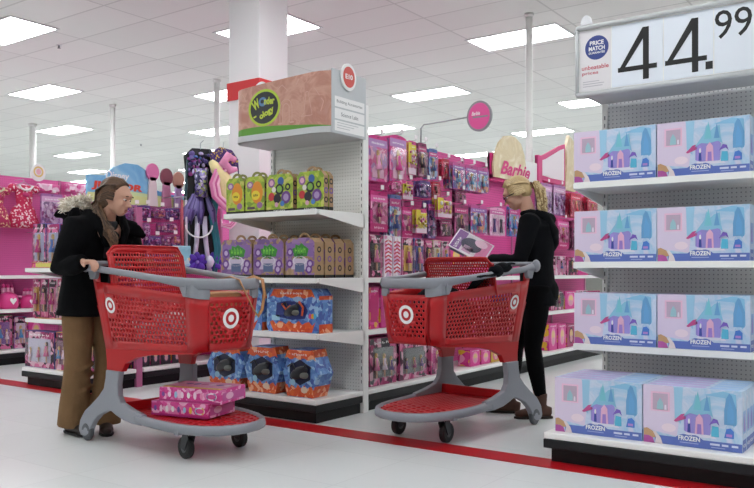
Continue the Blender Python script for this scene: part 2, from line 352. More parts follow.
# doll-aisle far cross wall
# ------------------------------------------------------------------ signs
def price_sign():
    x0, x1, yf, yb, z0, z1 = -1.80, -.50, 4.62, 5.0, 2.12, 2.50
    t = empty('price_sign', (x0, yf, z0), 0, 'large white price sign reading 44.99 above the boxed castle playsets', 'sign'); W = x1 - x0; Hh = z1 - z0
    GR = mat('sign_grey', '#c9cbcd', .4)
    MB().box((0, 0, 0), (W, .02, Hh), WHITE, bev=.004).build('panel', t)
    m = MB().box((0, .02, -.0), (W, yb - yf, .02), GR); m.box((0, .02, .0), (.015, yb - yf, Hh - .08), GR); m.build('housing', t)
    m = MB(); m.tube([(-.004, -.012, -.012), (W, -.012, -.012)], .016, GR, 10); m.tube([(-.004, -.012, Hh + .01), (W, -.012, Hh + .01)], .014, GR, 10); m.tube([(-.004, -.01, -.012), (-.004, -.01, Hh + .01)], .011, GR, 8)
    m.build('rail', t)
    m = MB().prism([(.05 + .035 * cos(a) , -.005, Hh + .03 + .055 * sin(a)) for a in [pi * i / 10 for i in range(11)]], (0, .012, 0), mat('sign_clip', '#e6e6ea', .3)); m.build('clip', t)
    F = Fr((0, -.001, 0), (1, 0, 0), (0, 0, 1)); m = MB(); CW = ink('#e8eef8'); LB = ink('#e7e3e6')
    m.pr(F, .012, .01, .2, Hh - .01, LB); m.pr(F, .205, .01, .50, Hh - .01, CW); m.pr(F, .505, .01, .77, Hh - .01, CW); m.pr(F, .775, .01, W - .01, Hh - .01, CW)
    m.build('card', t)
    m = MB(); BL = ink('#3b4a8f'); m.el(F, .115, .262, .072, .072, BL, 2, 28)
    m.text(F, 'PRICE', .115, .291, .085, INKW, 3, .026, .03); m.text(F, 'MATCH', .115, .258, .098, INKW, 3, .026, .03); m.text(F, 'GUARANTEE', .115, .232, .1, INKW, 3, .013, .02)
    RP = ink('#c8606e'); m.text(F, 'unbeatable', .105, .148, .165, RP, 2, .026); m.text(F, 'prices', .075, .112, .1, RP, 2, .024)
    for k, w in enumerate((.1, .13, .12)): m.pr(F, .03, .062 - k * .014, .03 + w, .066 - k * .014, ink('#b9b4bd'), 2)
    m.build('price_match_label', t)
    def digit4(cx, w, h, y):  # a slanted-stroke 4
        m = MB(); a = .034; x0_, x1_ = cx - w / 2, cx + w / 2; sx = x1_ - w * .27
        m.pr(F, sx - a / 2 - .002, y, sx + a / 2 - .002, y + h, INKK, 2)
        m.pr(F, x0_, y + h * .19, x1_, y + h * .19 + a * .8, INKK, 3)
        m.poly(F, [(x0_, y + h * .19 + .005), (x0_ + a * 1.15, y + h * .19 + .02), (sx + .012, y + h * .93), (sx - .008, y + h), (sx - a * .6, y + h)], INKK, 4)
        return m
    digit4(.355, .225, .30, .035).build('digit', t); digit4(.625, .225, .30, .035).build('digit', t)
    MB().pr(F, .73, .04, .768, .083, INKK, 3).build('decimal_point', t)
    for cx in (.822, .922):
        m = MB(); m.text(F, '9', cx, .273, .088, INKK, 2, .155, .0); m.build('digit', t)
    return t
price_sign()
def header_sign():
    # brown printed bow-fronted header with side panel
    x0, x1, yf, yb, z0, z1 = -4.44, -3.49, 4.34, 4.735, 2.02, 2.455
    t = empty('curved_header_sign', (x1, yf, z0), 0, 'brown curved display header with a round green and black logo', 'sign'); W = x1 - x0; H_ = z1 - z0
    GR = mat('sign_grey'); n = 20
    def fx(u):  # u 0 at left, 1 at right
        return V((-W * (1 - u) , -.045 + .11 * max(0, 1 - u / .13) ** 2.2 + .045 * max(0, (u - .9) / .1), 0))
    BR = clouded('header_clay_print', ['#c49486', '#b98272', '#cf9f8d', '#b97f70'], 7)
    m = MB(); a = [fx((i / n) ** 1.5) for i in range(n + 1)]; th = V((0, .012, 0))
    lo = .045
    m.loft([[p + V((0, 0, lo)), p + V((0, 0, H_ - .05 * (1 - i / n) ** 1.3)), p + th + V((0, 0, H_ - .05 * (1 - i / n) ** 1.3)), p + th + V((0, 0, lo))] for i, p in enumerate(a)], BR, sm=False)
    # green ground strip and print
    G = ink('#5d9a2e')
    for i in range(n):
        p, q = a[i] + V((0, -.001, 0)), a[i + 1] + V((0, -.001, 0)); h = lambda k: .006 + .05 * sin(pi * min(1, (k / n) ** .75))
        m.f([p + V((0, 0, lo)), q + V((0, 0, lo)), q + V((0, 0, lo + h(i + 1))), p + V((0, 0, lo + h(i)))], G)
    # pale science doodles printed along the panel
    DO = ink('#d2a697')
    def onb(u, z, k=1): p = fx(u); return V((p.x, p.y - .0012 * k, z))
    def stroke(ps, w, mm, k=1):
        for (u0, za), (u1, zb) in zip(ps, ps[1:]):
            d = V(((u1 - u0) * W, zb - za)); d.normalize(); nx, nz = -d.y * w / 2, d.x * w / 2
            m.f([onb(u0 - nx / W, za - nz, k), onb(u1 - nx / W, zb - nz, k), onb(u1 + nx / W, zb + nz, k), onb(u0 + nx / W, za + nz, k)], mm)
    for s in (.055, .03):
        stroke([(.60 - s / .9, .1)] + [(.60 + s / .9 * cos(q) * -1, .2 + s * 1.3 * sin(q)) for q in [pi * i / 10 for i in range(11)]] + [(.60 + s / .9, .1)], .007, DO, 2)
    stroke([(.52, .1), (.56, .1)], .012, DO, 2); stroke([(.64, .1), (.68, .1)], .012, DO, 2)
    stroke([(.78, .15), (.8, .3), (.82, .3), (.86, .13), (.75, .13), (.78, .15)], .006, DO, 2); stroke([(.88, .32), (.95, .22), (.93, .15)], .006, DO, 2); stroke([(.5, .34), (.56, .38), (.62, .33)], .005, DO, 2)
    stroke([(.1, .3), (.14, .36), (.18, .3)], .005, DO, 2); stroke([(.7, .36), (.73, .4)], .006, DO, 2)
    m.build('printed_panel', t)
    # logo disc
    m = MB()
    def lg(cx, cz, r0, r1, mm, k, N=28):
        for i in range(N):
            q0, q1 = 2 * pi * i / N, 2 * pi * (i + 1) / N
            m.f([onb(cx + 1.18 * r0 * cos(q0) / W, cz + r0 * sin(q0), k), onb(cx + 1.18 * r1 * cos(q0) / W, cz + r1 * sin(q0), k), onb(cx + 1.18 * r1 * cos(q1) / W, cz + r1 * sin(q1), k), onb(cx + 1.18 * r0 * cos(q1) / W, cz + r0 * sin(q1), k)], mm)
    c0, cz = .375, .235
    lg(c0, cz, .118, .136, ink('#b6cf3c'), 3); lg(c0, cz, .0, .118, ink('#23262b'), 3); lg(c0 - .015, cz + .045, .0, .034, ink('#5d86b8'), 4); lg(c0 - .018, cz + .047, .0, .015, ink('#20242b'), 5)
    YG = ink('#c6d64a')
    def btxt(s, cu, z, w, h, rot):
        vs, fs, ax, bx, ay, by = glyphs(s, .045, 0); out = []
        for v in vs:
            x = (v.x - (ax + bx) / 2) * w / (bx - ax); y = (v.y - (ay + by) / 2) * h / (by - ay)
            out.append(onb(cu + (x * cos(rot) - y * sin(rot)) / W, z + x * sin(rot) + y * cos(rot), 6))
        m.add(out, fs, YG)
    btxt('W', c0 - .085, cz + .03, .075, .075, .45); btxt('nder', c0 + .058, cz + .045, .105, .055, -.05); btxt('ology', c0 + .03, cz - .045, .15, .062, .35); btxt('-', c0 - .095, cz - .06, .03, .012, .3)
    m.build('logo', t)
    # grey tray under the panel
    m = MB(); rail = [p + V((0, -.008, lo)) for p in a]
    m.loft([[p + V((0, 0, -.045)), p, p + V((0, .03, 0)), p + V((0, .03, -.045))] for p in rail], GR, sm=False)
    m.prism([V((p.x, p.y, .0)) for p in a] + [V((0, yb - yf, 0)), V((-W, yb - yf, 0))], (0, 0, .012), GR); m.build('light_tray', t)
    # side panel facing the doll aisle
    F = Fr((.012, 0.0, 0), (0, 1, 0), (0, 0, 1)); D = yb - yf
    m = MB().box((0, 0.0, 0.0), (.012, D, H_ + .015), mat('side_panel_grey', '#c3c7ca', .4), bev=.002)
    m.build('side_panel', t)
    for k, (s, w, zz) in enumerate((('Building Accessories', .30, .225), ('Science Labs', .20, .14), ('', 0, .055))):
        m = MB().pr(F, .025, zz - .037, D - .02, zz + .037, INKW, 1)
        if s: m.text(F, s, D / 2, zz, w, ink('#55565c'), 2, .028, 0)
        else:
            for j in range(3): m.pr(F, .05, .075 - j * .018, .3 - j * .05, .079 - j * .018, ink('#b7b9bd'), 2)
        m.build('aisle_label', t)
    m = MB().prism([(.014, .17 + .088 * cos(q), H_ - .02 + .088 * 1.1 * sin(q)) for q in [2 * pi * i / 32 for i in range(32)]], (.012, 0, 0), INKW)
    F2 = Fr((.027, 0, 0), (0, 1, 0), (0, 0, 1)); m.el(F2, .17, H_ - .02, .068, .075, ink('#d4483f'), 1, 32); m.text(F2, 'E10', .17, H_ - .018, .085, INKW, 2, .036, .03)
    m.build('aisle_number_disc', t)
    return t
header_sign()
# red band wrapped around the building column, white disc on it
t = empty('column_sign_band', (-6.06, 6.28, 2.88), 0, 'red band with a white arc wrapped around the white column behind the brown header', 'sign')
RB = ink('#d3262b')
for k, (lo, hi) in enumerate([((-.24, -.24, 0), (.24, -.227, .19)), ((.227, -.24, 0), (.24, .24, .19)), ((-.24, .227, 0), (.24, .24, .19)), ((-.24, -.24, 0), (-.227, .24, .19))]): MB().box(lo, hi, RB, bev=.002).build('panel', t)
for F in (Fr((0, -.241, 0), (1, 0, 0), (0, 0, 1)), Fr((.241, 0, 0), (0, 1, 0), (0, 0, 1))):
    m = MB(); m.poly(F, [(.27 + .12 * cos(pi * i / 16), .002 + .14 * sin(pi * i / 16)) for i in range(17)], INKW, 1); m.build('white_arc', t)

def disc_sign():
    c = onY(479, 116, 5.97); b = onY(421, 125, 5.97)
    t = empty('aisle_disc_sign', (b.x, 5.97, 2.18), 0, 'round pink aisle sign on a thin metal arm above the doll wall', 'sign')
    r = .118; ST = mat('arm_steel', '#a7a6a9', .35, .6); z = c.z - 2.18; x = c.x - b.x
    MB().tube([(0, 0, 0), (0, 0, b.z - 2.18 - .03), (.03, 0, b.z - 2.18), (x - r, 0, z)], .007, ST, 8).build('arm', t)
    m = MB().prism([(x + r * cos(q), 0, z + r * 1.1 * sin(q)) for q in [2 * pi * i / 36 for i in range(36)]], (0, .02, 0), mat('sign_rim_grey', '#8f8d93', .4))
    F = Fr((x, 0, z), (1, 0, 0), (0, 0, 1)); m.el(F, 0, 0, r * .86, r * .95, ink('#e2539a'), 1, 36); m.text(F, 'Barbie', -.03, .025, .08, INKW, 2, .032, .02, .3)
    m.pr(F, -.06, -.014, .085, .0, ink('#8f8d93'), 2); m.build('disc', t)
disc_sign()
def barbie_header():
    X = -3.88
    a = onX(489, 158, X); b = onX(535, 176, X)
    t = empty('doll_aisle_header', (X, 7.42, 1.9), 0, 'white and pink header board with pink script name over the doll wall', 'sign')
    L_ = 1.30; PK = ink('#d8307f'); F = Fr((.031, 0, 0), (0, 1, 0), (0, 0, 1))
    m = MB().box((0, 0, .14), (.03, L_, .40), INKW, bev=.003); m.build('board', t)
    m = MB().box((.0, 0, .12), (.04, .06, .38), PK); m.box((0, L_ - .12, .1), (.045, L_, .50), PK, bev=.004); m.box((0, 0, .1), (.04, L_, .16), PK); m.build('pink_border', t)
    # pale arched cut-out, plain
    m = MB(); CR = clouded('pale_blond_print', ['#e4d2ae', '#d9c59c', '#efe3cb'], 5)
    out = [(.12, .02), (.95, .02), (.98, .25), (.93, .5), (.83, .68), (.68, .76), (.54, .77), (.38, .73), (.24, .6), (.15, .42), (.1, .2)]
    m.prism([(.05, y * .9 - .08, .12 + z * .64) for y, z in out], (.02, 0, 0), CR); m.build('arched_cutout', t)
    F = Fr((.075, 0, 0), (0, 1, 0), (0, 0, 1)); m = MB(); m.text(F, 'Barbie', .52, .25, .74, PK, 1, .15, .03, .45); m.build('script_name', t)
    # swooping frame further along
    t2 = empty('swoop_header_frame', (X, 8.6, 2.08), 0, 'pink-framed white swooping header panel right of the script name', 'sign')
    o_ = [(.0, .05), (.0, .29), (.22, .35), (.45, .43), (.68, .51), (.84, .55), (.84, .03), (.4, .03)]
    m = MB().prism([(0, y, z) for y, z in o_], (.03, 0, 0), PK, bev=.004); m.build('frame', t2)
    i_ = [(.05, .1), (.05, .25), (.24, .30), (.46, .38), (.68, .46), (.80, .49), (.80, .09), (.4, .085)]
    F = Fr((.032, 0, 0), (0, 1, 0), (0, 0, 1)); MB().poly(F, i_, ink('#f2e6ee'), 1).build('white_panel', t2)
    MB().prism([(.0, 0.83, -.02), (.0, 1.16, -.02), (0, 1.18, .3), (0, 1.1, .62), (0, .95, .68), (0, .85, .5), (0, .88, .3)], (.04, 0, 0), CR).build('blond_strip', t2)
barbie_header()
def junior_header():
    X = -6.30
    t = empty('character_header_sign', (X, 4.36, 1.68), 0, 'blue and yellow arched header sign with red lettering behind the woman in black', 'sign')
    SKY = clouded('sky_print', ['#4f9ad6', '#7cbbe4', '#9fd0ea'], 4)
    out = [(-.05, 0), (1.08, .02), (1.08, .13), (.86, .13), (.72, .16), (.7, .26), (.62, .33), (.5, .385), (.36, .385), (.22, .33), (.14, .25), (-.05, .24)]
    m = MB().prism([(0, y, z) for y, z in out], (.025, 0, 0), SKY); F = Fr((.026, 0, 0), (0, 1, 0), (0, 0, 1)); m.build('arched_board', t)
    m = MB().pr(F, -.05, .0, 1.08, .085, ink('#d9de9a'), 1); m.poly(F, [(.0, .085), (.3, .13), (.7, .11), (1.08, .085)], ink('#cfe0a6'), 1); m.build('green_ground', t)
    m = MB(); m.text(F, 'Disney', .27, .25, .26, ink('#f6f6f6'), 2, .09, .02, .2); m.text(F, 'JUNIOR', .27, .15, .56, ink('#e04a36'), 3, .085, .05, .1); m.build('lettering', t)
    # three plain cut-outs standing where figures are printed
    for k, (y, h, c1, c2) in enumerate([(.66, .40, '#e27bb0', '#ead7dc'), (.83, .37, '#8a4a5a', '#cf86ab'), (.98, .35, '#c08a78', '#b79bd0')]):
        m = MB(); w = .075 if k < 2 else .07
        m.prism([(.03, y + w * cos(q), h - .07 + .085 * sin(q)) for q in [2 * pi * i / 18 for i in range(18)]], (.02, 0, 0), ink(c1))
        m.prism([(.03, y - w * .8, .0), (.03, y + w * .8, .0), (.03, y + w * .5, h - .12), (.03, y - w * .5, h - .12)], (.02, 0, 0), ink(c2)); m.build('round_top_cutout', t)
    # small poster of the top of the pink far wall
junior_header()
# price disc on the far wall
p = onX(38, 176, -8.85); m = MB().prism([(0, .095 * cos(q), .06 + .105 * sin(q)) for q in [2 * pi * i / 24 for i in range(24)]], (.02, 0, 0), INKW)
F = Fr((.021, 0, 0), (0, 1, 0), (0, 0, 1)); m.ring(F, 0, .07, .045, .065, ink('#e8c978'), 1); m.el(F, 0, .07, .03, .035, ink('#eeb6c6'), 1)
tag(m.build('round_shelf_sign', loc=(-8.86, p.y, 2.17)), 'white rounded sign with a yellow ring atop the far pink wall', 'sign')
def squig(m, F, cx, cy, w, h, mm, k=2, n=6):
    """illegible small print: irregular strokes"""
    rg = random.Random(int(cx * 1e4) + n)
    for i in range(n):
        x = cx - w / 2 + w * (i + .15) / n; ww = w / n * .7; hh = h * rg.uniform(.7, 1.1); t = ww * .3
        m.poly(F, [(x, cy - hh / 2), (x + t, cy - hh / 2), (x + t, cy + hh / 2), (x, cy + hh / 2)], mm, k)
        y = cy + rg.uniform(-.3, .3) * h; m.pr(F, x, y - h * .12, x + ww, y + h * .12, mm, k)
        if rg.random() < .6: m.pr(F, x + ww - t, cy - hh / 2, x + ww, cy + hh * .3, mm, k)
# ------------------------------------------------------------------ boxed castle playsets (right display)
ICE = clouded('ice_print', ['#bccfe8', '#cfdaf0', '#a9cdea', '#d8d8ee'], 9, .3)
def castle_box(label):
    W, D, Hh = .478, .085, .298
    m = MB().box((-W / 2, 0, 0), (W / 2, D, Hh), ICE, bev=.0015)
    F = Fr((-W / 2, 0, 0), (1, 0, 0), (0, 0, 1))
    PKs = ink('#dfd0e8'); LAV = ink('#bfa6dd'); PU = ink('#9a8fd6'); TE = ink('#8cc4e0'); TE2 = ink('#6aa3d4'); BL = ink('#5f74c0'); DB = ink('#3c4a9e'); WB = ink('#d9e6f6')
    m.poly(F, [(0, .07), (.17, .045), (.19, .2), (.15, Hh), (0, Hh)], PKs, 1)
    m.poly(F, [(.16, .14), (.19, .11), (.2, Hh - .005), (.155, Hh - .005)], ink('#9ecbe8'), 2)
    # window
    m.pr(F, .04, .165, .135, .265, ink('#f0c4e0'), 2); m.pr(F, .05, .172, .126, .256, ink('#bfaac0'), 3)
    m.poly(F, [(.070, .175), (.104, .175), (.102, .21), (.087, .235), (.073, .21)], ink('#9cc4cf'), 4); m.poly(F, [(.108, .175), (.12, .175), (.118, .2), (.11, .2)], ink('#e6dcec'), 4)
    # generic ice-palace toy
    m.poly(F, [(.155, .125), (.165, .12), (.215, .14), (.21, .165), (.19, .16)], ink('#c4508f'), 3)
    m.poly(F, [(.205, .08), (.23, .07), (.33, .07), (.335, .16), (.32, .19), (.275, .2), (.225, .185), (.205, .15)], PU, 3)
    m.poly(F, [(.2, .15), (.225, .185), (.25, .22), (.262, .27), (.275, .225), (.3, .25), (.33, .26), (.335, .2), (.345, .16), (.32, .175), (.27, .165), (.235, .17)], TE, 4)
    m.poly(F, [(.25, .19), (.272, .285), (.29, .19)], ink('#7cc7d8'), 5); m.poly(F, [(.3, .19), (.315, .27), (.33, .19)], TE2, 5)
    m.poly(F, [(.215, .075), (.24, .075), (.238, .15), (.226, .16), (.215, .14)], ink('#a98fe0'), 4); m.poly(F, [(.222, .075), (.238, .075), (.236, .12), (.224, .12)], DB, 5); m.el(F, .23, .13, .005, .014, INKW, 6, 10)
    m.poly(F, [(.258, .07), (.30, .07), (.296, .15), (.279, .172), (.262, .15)], ink('#e7b4d3'), 5); m.poly(F, [(.268, .07), (.29, .07), (.288, .12), (.27, .12)], ink('#9f7fce'), 6)
    m.poly(F, [(.325, .12), (.345, .155), (.365, .15), (.375, .12), (.36, .135), (.343, .13)], ink('#7a5fc0'), 5)
    m.poly(F, [(.335, .065), (.372, .065), (.37, .115), (.34, .118)], ink('#58b6d8'), 4)
    m.poly(F, [(.3, Hh - .03), (.39, Hh - .005), (.45, .28), (.455, .14), (.44, .12), (.42, .15), (.4, .26)], ink('#8cc4e6'), 2)
    m.poly(F, [(.395, .13), (.45, .13), (.452, .21), (.43, .275), (.418, .285), (.405, .26), (.395, .2)], TE2, 3); m.poly(F, [(.41, .14), (.44, .14), (.44, .2), (.42, .25), (.41, .2)], ink('#6aa8dc'), 4)
    m.poly(F, [(.395, .065), (.44, .065), (.44, .1), (.425, .115), (.405, .11)], ink('#4b7ed0'), 3); m.pr(F, .405, .072, .432, .085, ink('#b58ad6'), 4)
    m.el(F, .13, .085, .036, .022, ink('#efdcea'), 2, 14); m.poly(F, [(.2, .055), (.36, .055), (.34, .075), (.22, .078)], ink('#e5e2f3'), 2)
    # swirl in the lower left instead of figures
    m.poly(F, [(.004, .0), (.06, .0), (.05, .026), (.03, .036), (.004, .036)], ink('#b0559f'), 4); m.poly(F, [(.004, .036), (.03, .036), (.05, .026), (.066, .03), (.05, .06), (.02, .075), (.004, .07)], ink('#c29a72'), 3); m.poly(F, [(.06, .0), (.10, .0), (.09, .03), (.066, .06), (.05, .06), (.066, .03)], ink('#e6d9dc'), 3)
    # base band and logo
    m.pr(F, .06, .0, W - .001, .042, BL, 2); m.poly(F, [(.16, .04), (.18, .055), (.2, .062), (.26, .062), (.28, .055), (.30, .04)], BL, 3)
    m.text(F, 'FROZEN', .23, .042, .105, INKW, 4, .024, .03); m.text(F, 'Disney', .23, .0605, .03, INKW, 4, .008, .02); m.pr(F, .185, .018, .275, .022, ink('#aab4e2'), 4)
    for k, (x, w) in enumerate(((.33, .045), (.385, .03), (.43, .03))): m.pr(F, x, .022, x + w, .032, ink('#d7dcf2'), 4)
    m.pr(F, .335, .01, .40, .014, ink('#aab4e2'), 4)
    # sides and top
    F = Fr((W / 2, 0, 0), (0, 1, 0), (0, 0, 1)); m.pr(F, .004, .0, D - .004, .06, BL, 1); m.pr(F, .01, .09, D - .01, .2, ink('#8fb7e6'), 1); m.poly(F, [(.02, .1), (.06, .1), (.055, .16), (.04, .19), (.025, .16)], PU, 2); m.text(F, 'FROZEN', D / 2, .03, .06, INKW, 2, .016)
    F = Fr((-W / 2, 0, Hh), (1, 0, 0), (0, 1, 0)); m.pr(F, .02, .01, .3, D - .01, ink('#c2b6e2'), 1); m.pr(F, .32, .01, W - .02, D - .01, ink('#a7c8ee'), 1)
    o = m.build('castle_playset_box'); return tag(o, label, 'toy box', 'boxed castle playsets on the right display')
SH = [('top shelf', 1.572, 4.52, 2), ('second shelf', 1.104, 4.52, 2), ('third shelf', .623, 4.52, 2), ('bottom deck', .166, 4.16, 5)]
proto = None
for sn, z, y, nd in SH:
    for c in range(3):
        x = -1.793 + .005 + .2405 + c * .4835 + (.03 if z < .2 else 0)
        if c == 2 and z >= .2: x = -1.793 + .005 + .2405 + 2 * .4835; 
        if c == 2: nd2 = 1 if z > .2 else 2
        else: nd2 = nd
        if x + .24 > -.56: continue
        for k in range(nd2):
            lab = 'lilac and blue castle playset box, %s, %s column, %s' % (sn, ['left', 'middle', 'right'][c], ['front one', 'second back', 'third back', 'fourth back', 'last back'][k])
            dz = random.uniform(-.012, .012); loc = (x + random.uniform(-.003, .003), y + k * .0875 + random.uniform(0, .002) + (.004 * c), z)
            if proto is None: proto = castle_box(lab); proto.location = loc
            else: dup(proto, loc, random.uniform(-.006, .006), lab)
# third column narrow: single boxes turned so they fit
# ------------------------------------------------------------------ boxes on the middle end display
def gable_box(name, W, D, Hh, body, side, deco, parent=None):
    """carton with a sloped-shoulder top and a carry handle"""
    m = MB(); g = .055
    prof = [(-W / 2, 0), (W / 2, 0), (W / 2, Hh - g), (W / 2 - .03, Hh - .022), (-W / 2 + .03, Hh - .022), (-W / 2, Hh - g)]
    m.prism([(x, 0, z) for x, z in prof], (0, D, 0), side)
    F = Fr((-W / 2, 0, 0), (1, 0, 0), (0, 0, 1)); m.poly(F, [(x + W / 2, z) for x, z in prof], body, 1)
    deco(m, F, W, Hh)
    F = Fr((W / 2, 0, 0), (0, 1, 0), (0, 0, 1))
    for k in range(3): m.ring(F, D / 2, .07 + k * .065, .012, .022, INKK if k != 1 else ink('#6f4b9a'), 1, 12)
    m.pr(F, 0, 0, D, .022, INKK, 1)
    o = m.build(name)
    h = MB(); n = 10; r0, r1 = min(.05, W * .28), min(.034, W * .19)
    for i in range(n):
        a, b = pi * i / n, pi * (i + 1) / n
        h.prism([(r0 * cos(a), D / 2 - .004, Hh - .024 + r0 * .8 * sin(a)), (r1 * cos(a), D / 2 - .004, Hh - .024 + r1 * .7 * sin(a)), (r1 * cos(b), D / 2 - .004, Hh - .024 + r1 * .7 * sin(b)), (r0 * cos(b), D / 2 - .004, Hh - .024 + r0 * .8 * sin(b))], (0, .008, 0), side)
    h.build('carry_handle', o); return o
KR = mat('kraft_card', '#a98a68', .7, noise=.08, nscale=30)
LIME = printed('lime_print', ['#a8bd3f', '#b7c94a', '#8fae3a', '#c9c76a', '#a8bd3f', '#7f9c3c'], 30)
PURP = printed('kraft_purple_print', ['#8b6a9a', '#a98a68', '#9d79ad', '#7a5a92', '#b79a7c'], 26)
def deco_orange(m, F, W, H_):
    m.el(F, W * .62, H_ * .52, W * .3, H_ * .28, ink('#e2912e'), 2); m.el(F, W * .55, H_ * .45, W * .22, H_ * .12, ink('#e9d23b'), 3); squig(m, F, W * .55, H_ * .45, W * .25, .02, INKK, 4, 3)
    m.el(F, W * .25, H_ * .72, W * .17, H_ * .09, ink('#9a6a9e'), 2); m.el(F, W * .25, H_ * .72, W * .1, H_ * .05, ink('#cdb8c6'), 3); m.el(F, W * .76, H_ * .2, W * .15, H_ * .08, ink('#9a6a9e'), 3); m.pr(F, 0, 0, W, .022, INKK, 2); m.pr(F, W * .1, .03, W * .5, .05, ink('#5c4a52'), 2)
def deco_bugs(m, F, W, H_):
    for k, (x, y, r, c) in enumerate([(.2, .72, .13, '#8a5a94'), (.2, .72, .08, '#d9a9c2'), (.55, .75, .12, '#3c5fa0'), (.5, .55, .16, '#22262a'), (.5, .56, .1, '#7fae4a'), (.2, .38, .12, '#c23a3f'), (.42, .33, .14, '#2a2430'), (.75, .35, .18, '#6d4386'), (.75, .35, .1, '#a990bd'), (.82, .6, .1, '#20242a'), (.82, .6, .05, '#a8bd3f'), (.3, .55, .08, '#e6e2d8'), (.62, .2, .08, '#4e7fc0'), (.4, .18, .07, '#d9a4b8')]):
        m.el(F, x * W, y * H_, r * W, r * W, ink(c), 2 + k * .4, 12)
    m.pr(F, 0, 0, W, .02, INKK, 2); squig(m, F, W * .5, .011, W * .45, .01, INKW, 3)
def deco_goo(m, F, W, H_):
    m.pr(F, W * .04, H_ * .5, W * .96, H_ * .8, ink('#8d6bab'), 2); m.poly(F, [(W * .2, .2 * H_), (W * .85, .2 * H_), (W * .78, .45 * H_), (W * .28, .45 * H_)], ink('#c9bcd2'), 2)
    pts = [(W * .52 + (.27 + .06 * sin(i * 2.4)) * W * cos(2 * pi * i / 18), H_ * .62 + (.16 + .03 * cos(i * 3.1)) * H_ * sin(2 * pi * i / 18)) for i in range(18)]
    m.poly(F, pts, ink('#3f8f3a'), 3); squig(m, F, W * .52, H_ * .64, W * .4, .05, ink('#7fd04f'), 4, 4)
    squig(m, F, W * .52, H_ * .53, W * .2, .02, INKK, 4, 3); m.ring(F, W * .5, H_ * .4, W * .2, W * .25, ink('#d9d2de'), 3, 16, .5)
    m.pr(F, W * .34, H_ * .14, W * .66, H_ * .34, ink('#5f6f94'), 3)
    for x, y in ((.17, .6), (.16, .33), (.86, .33), (.82, .2)): m.el(F, x * W, y * H_, .11 * W, .11 * W, ink('#6f4391'), 4, 12); m.el(F, x * W, y * H_, .06 * W, .06 * W, ink('#c7b1d6'), 4.4, 12)
    m.pr(F, 0, 0, W, .022, INKK, 2)
G1 = 'lime green activity boxes on the top shelf'
zt = 1.476
specs = [(226.5, 244, deco_orange, 'lime'), (245.5, 264.5, deco_orange, 'lime'), (266.5, 293, deco_bugs, 'lime'), (297, 324, deco_bugs, 'lime')]
names = ['narrow lime box with an orange print, far left of the top shelf', 'narrow lime box with orange print, second from left on top shelf', 'wide lime box with round bug pictures, beside the narrow orange ones', 'wide lime box with bug pictures, right end of top shelf']
for k, (a, b, dc, _) in enumerate(specs):
    A, B = onY(a, 200, 4.27), onY(b, 200, 4.27); W = B.x - A.x; D = .045
    for j in range(2):
        o = gable_box('activity_box', W, D, .295, LIME, ink('#8d8f4a') if k < 2 else KR, dc); o.location = ((A.x + B.x) / 2, 4.27 + j * (D + .012), zt + .001)
        tag(o, names[k] + ['', ', second back', ', last in line'][j], 'toy box', G1)
G2 = 'brown and purple slime kit boxes on the second shelf'
for k, (a, b) in enumerate([(221.5, 251.5), (253.5, 283.5), (285.5, 314.5)]):
    A, B = onY(a, 255, 4.25), onY(b, 255, 4.25); W = B.x - A.x
    for j in range(4):
        o = gable_box('slime_kit_box', W, .10, .305, PURP, KR, deco_goo); o.location = ((A.x + B.x) / 2, 4.25 + j * .117, 1.001); o.rotation_euler.z = random.uniform(-.008, .008)
        tag(o, 'brown and purple slime kit box, second shelf, %s column, %s' % (['left', 'middle', 'right'][k], ['at the front', 'second back', 'third back', 'fourth back'][j]), 'toy box', G2)
ORB = printed('orange_print', ['#d9582c', '#e06a30', '#d9582c', '#f0b08a', '#cf4a26'], 34)
BLU = printed('blue_print', ['#4f74c0', '#6f9ad6', '#4460ae', '#5f90cc', '#9cc2e4', '#5a86c8'], 34)
def sea_deco(m, F, W, H_, poly):
    m.poly(F, poly, BLU, 1)
    top = [(W * (.06 + .88 * i / 12), H_ * (.80 + .025 * sin(i * 1.9))) for i in range(13)]
    m.poly(F, top + [(W * .86, H_ * .985), (W * .14, H_ * .985)], ORB, 2)
    bot = [(W * (.06 + .88 * i / 14), H_ * (.22 + .05 * sin(i * 2.3))) for i in range(15)]
    m.poly(F, [(W * .13, H_ * .01), (W * .87, H_ * .01)] + bot[::-1], ORB, 2)
    squig(m, F, W * .48, H_ * .89, W * .44, H_ * .05, INKW, 3, 7)
def window(m, F, cx, cy, rx, ry, k=3):
    m.poly(F, [(cx + rx * cos(pi / 6 + 2 * pi * i / 6), cy + ry * sin(pi / 6 + 2 * pi * i / 6)) for i in range(6)], ink('#1d2342'), k)
def toybug(o, x, z, s, D=0):
    b = MB(); K = mat('toy_black_plastic', '#22242b', .3); G = mat('toy_grey_plastic', '#6a6f6a', .4)
    b.ball((x, -.012, z), (.07 * s, .012, .032 * s), K, Matrix.Rotation(-.4, 3, 'Y')); b.ball((x + .035 * s, -.014, z - .012 * s), (.035 * s, .012, .02 * s), G)
    for q in (-1, 1): b.tube([(x - .02 * s * q, -.012, z), (x - .05 * s * q, -.014, z + .05 * s), (x - .085 * s * q, -.012, z + .03 * s)], .005 * s, K, 6)
    b.build('toy_in_window', o)
G3 = 'orange and blue water toy boxes'
zz = .613
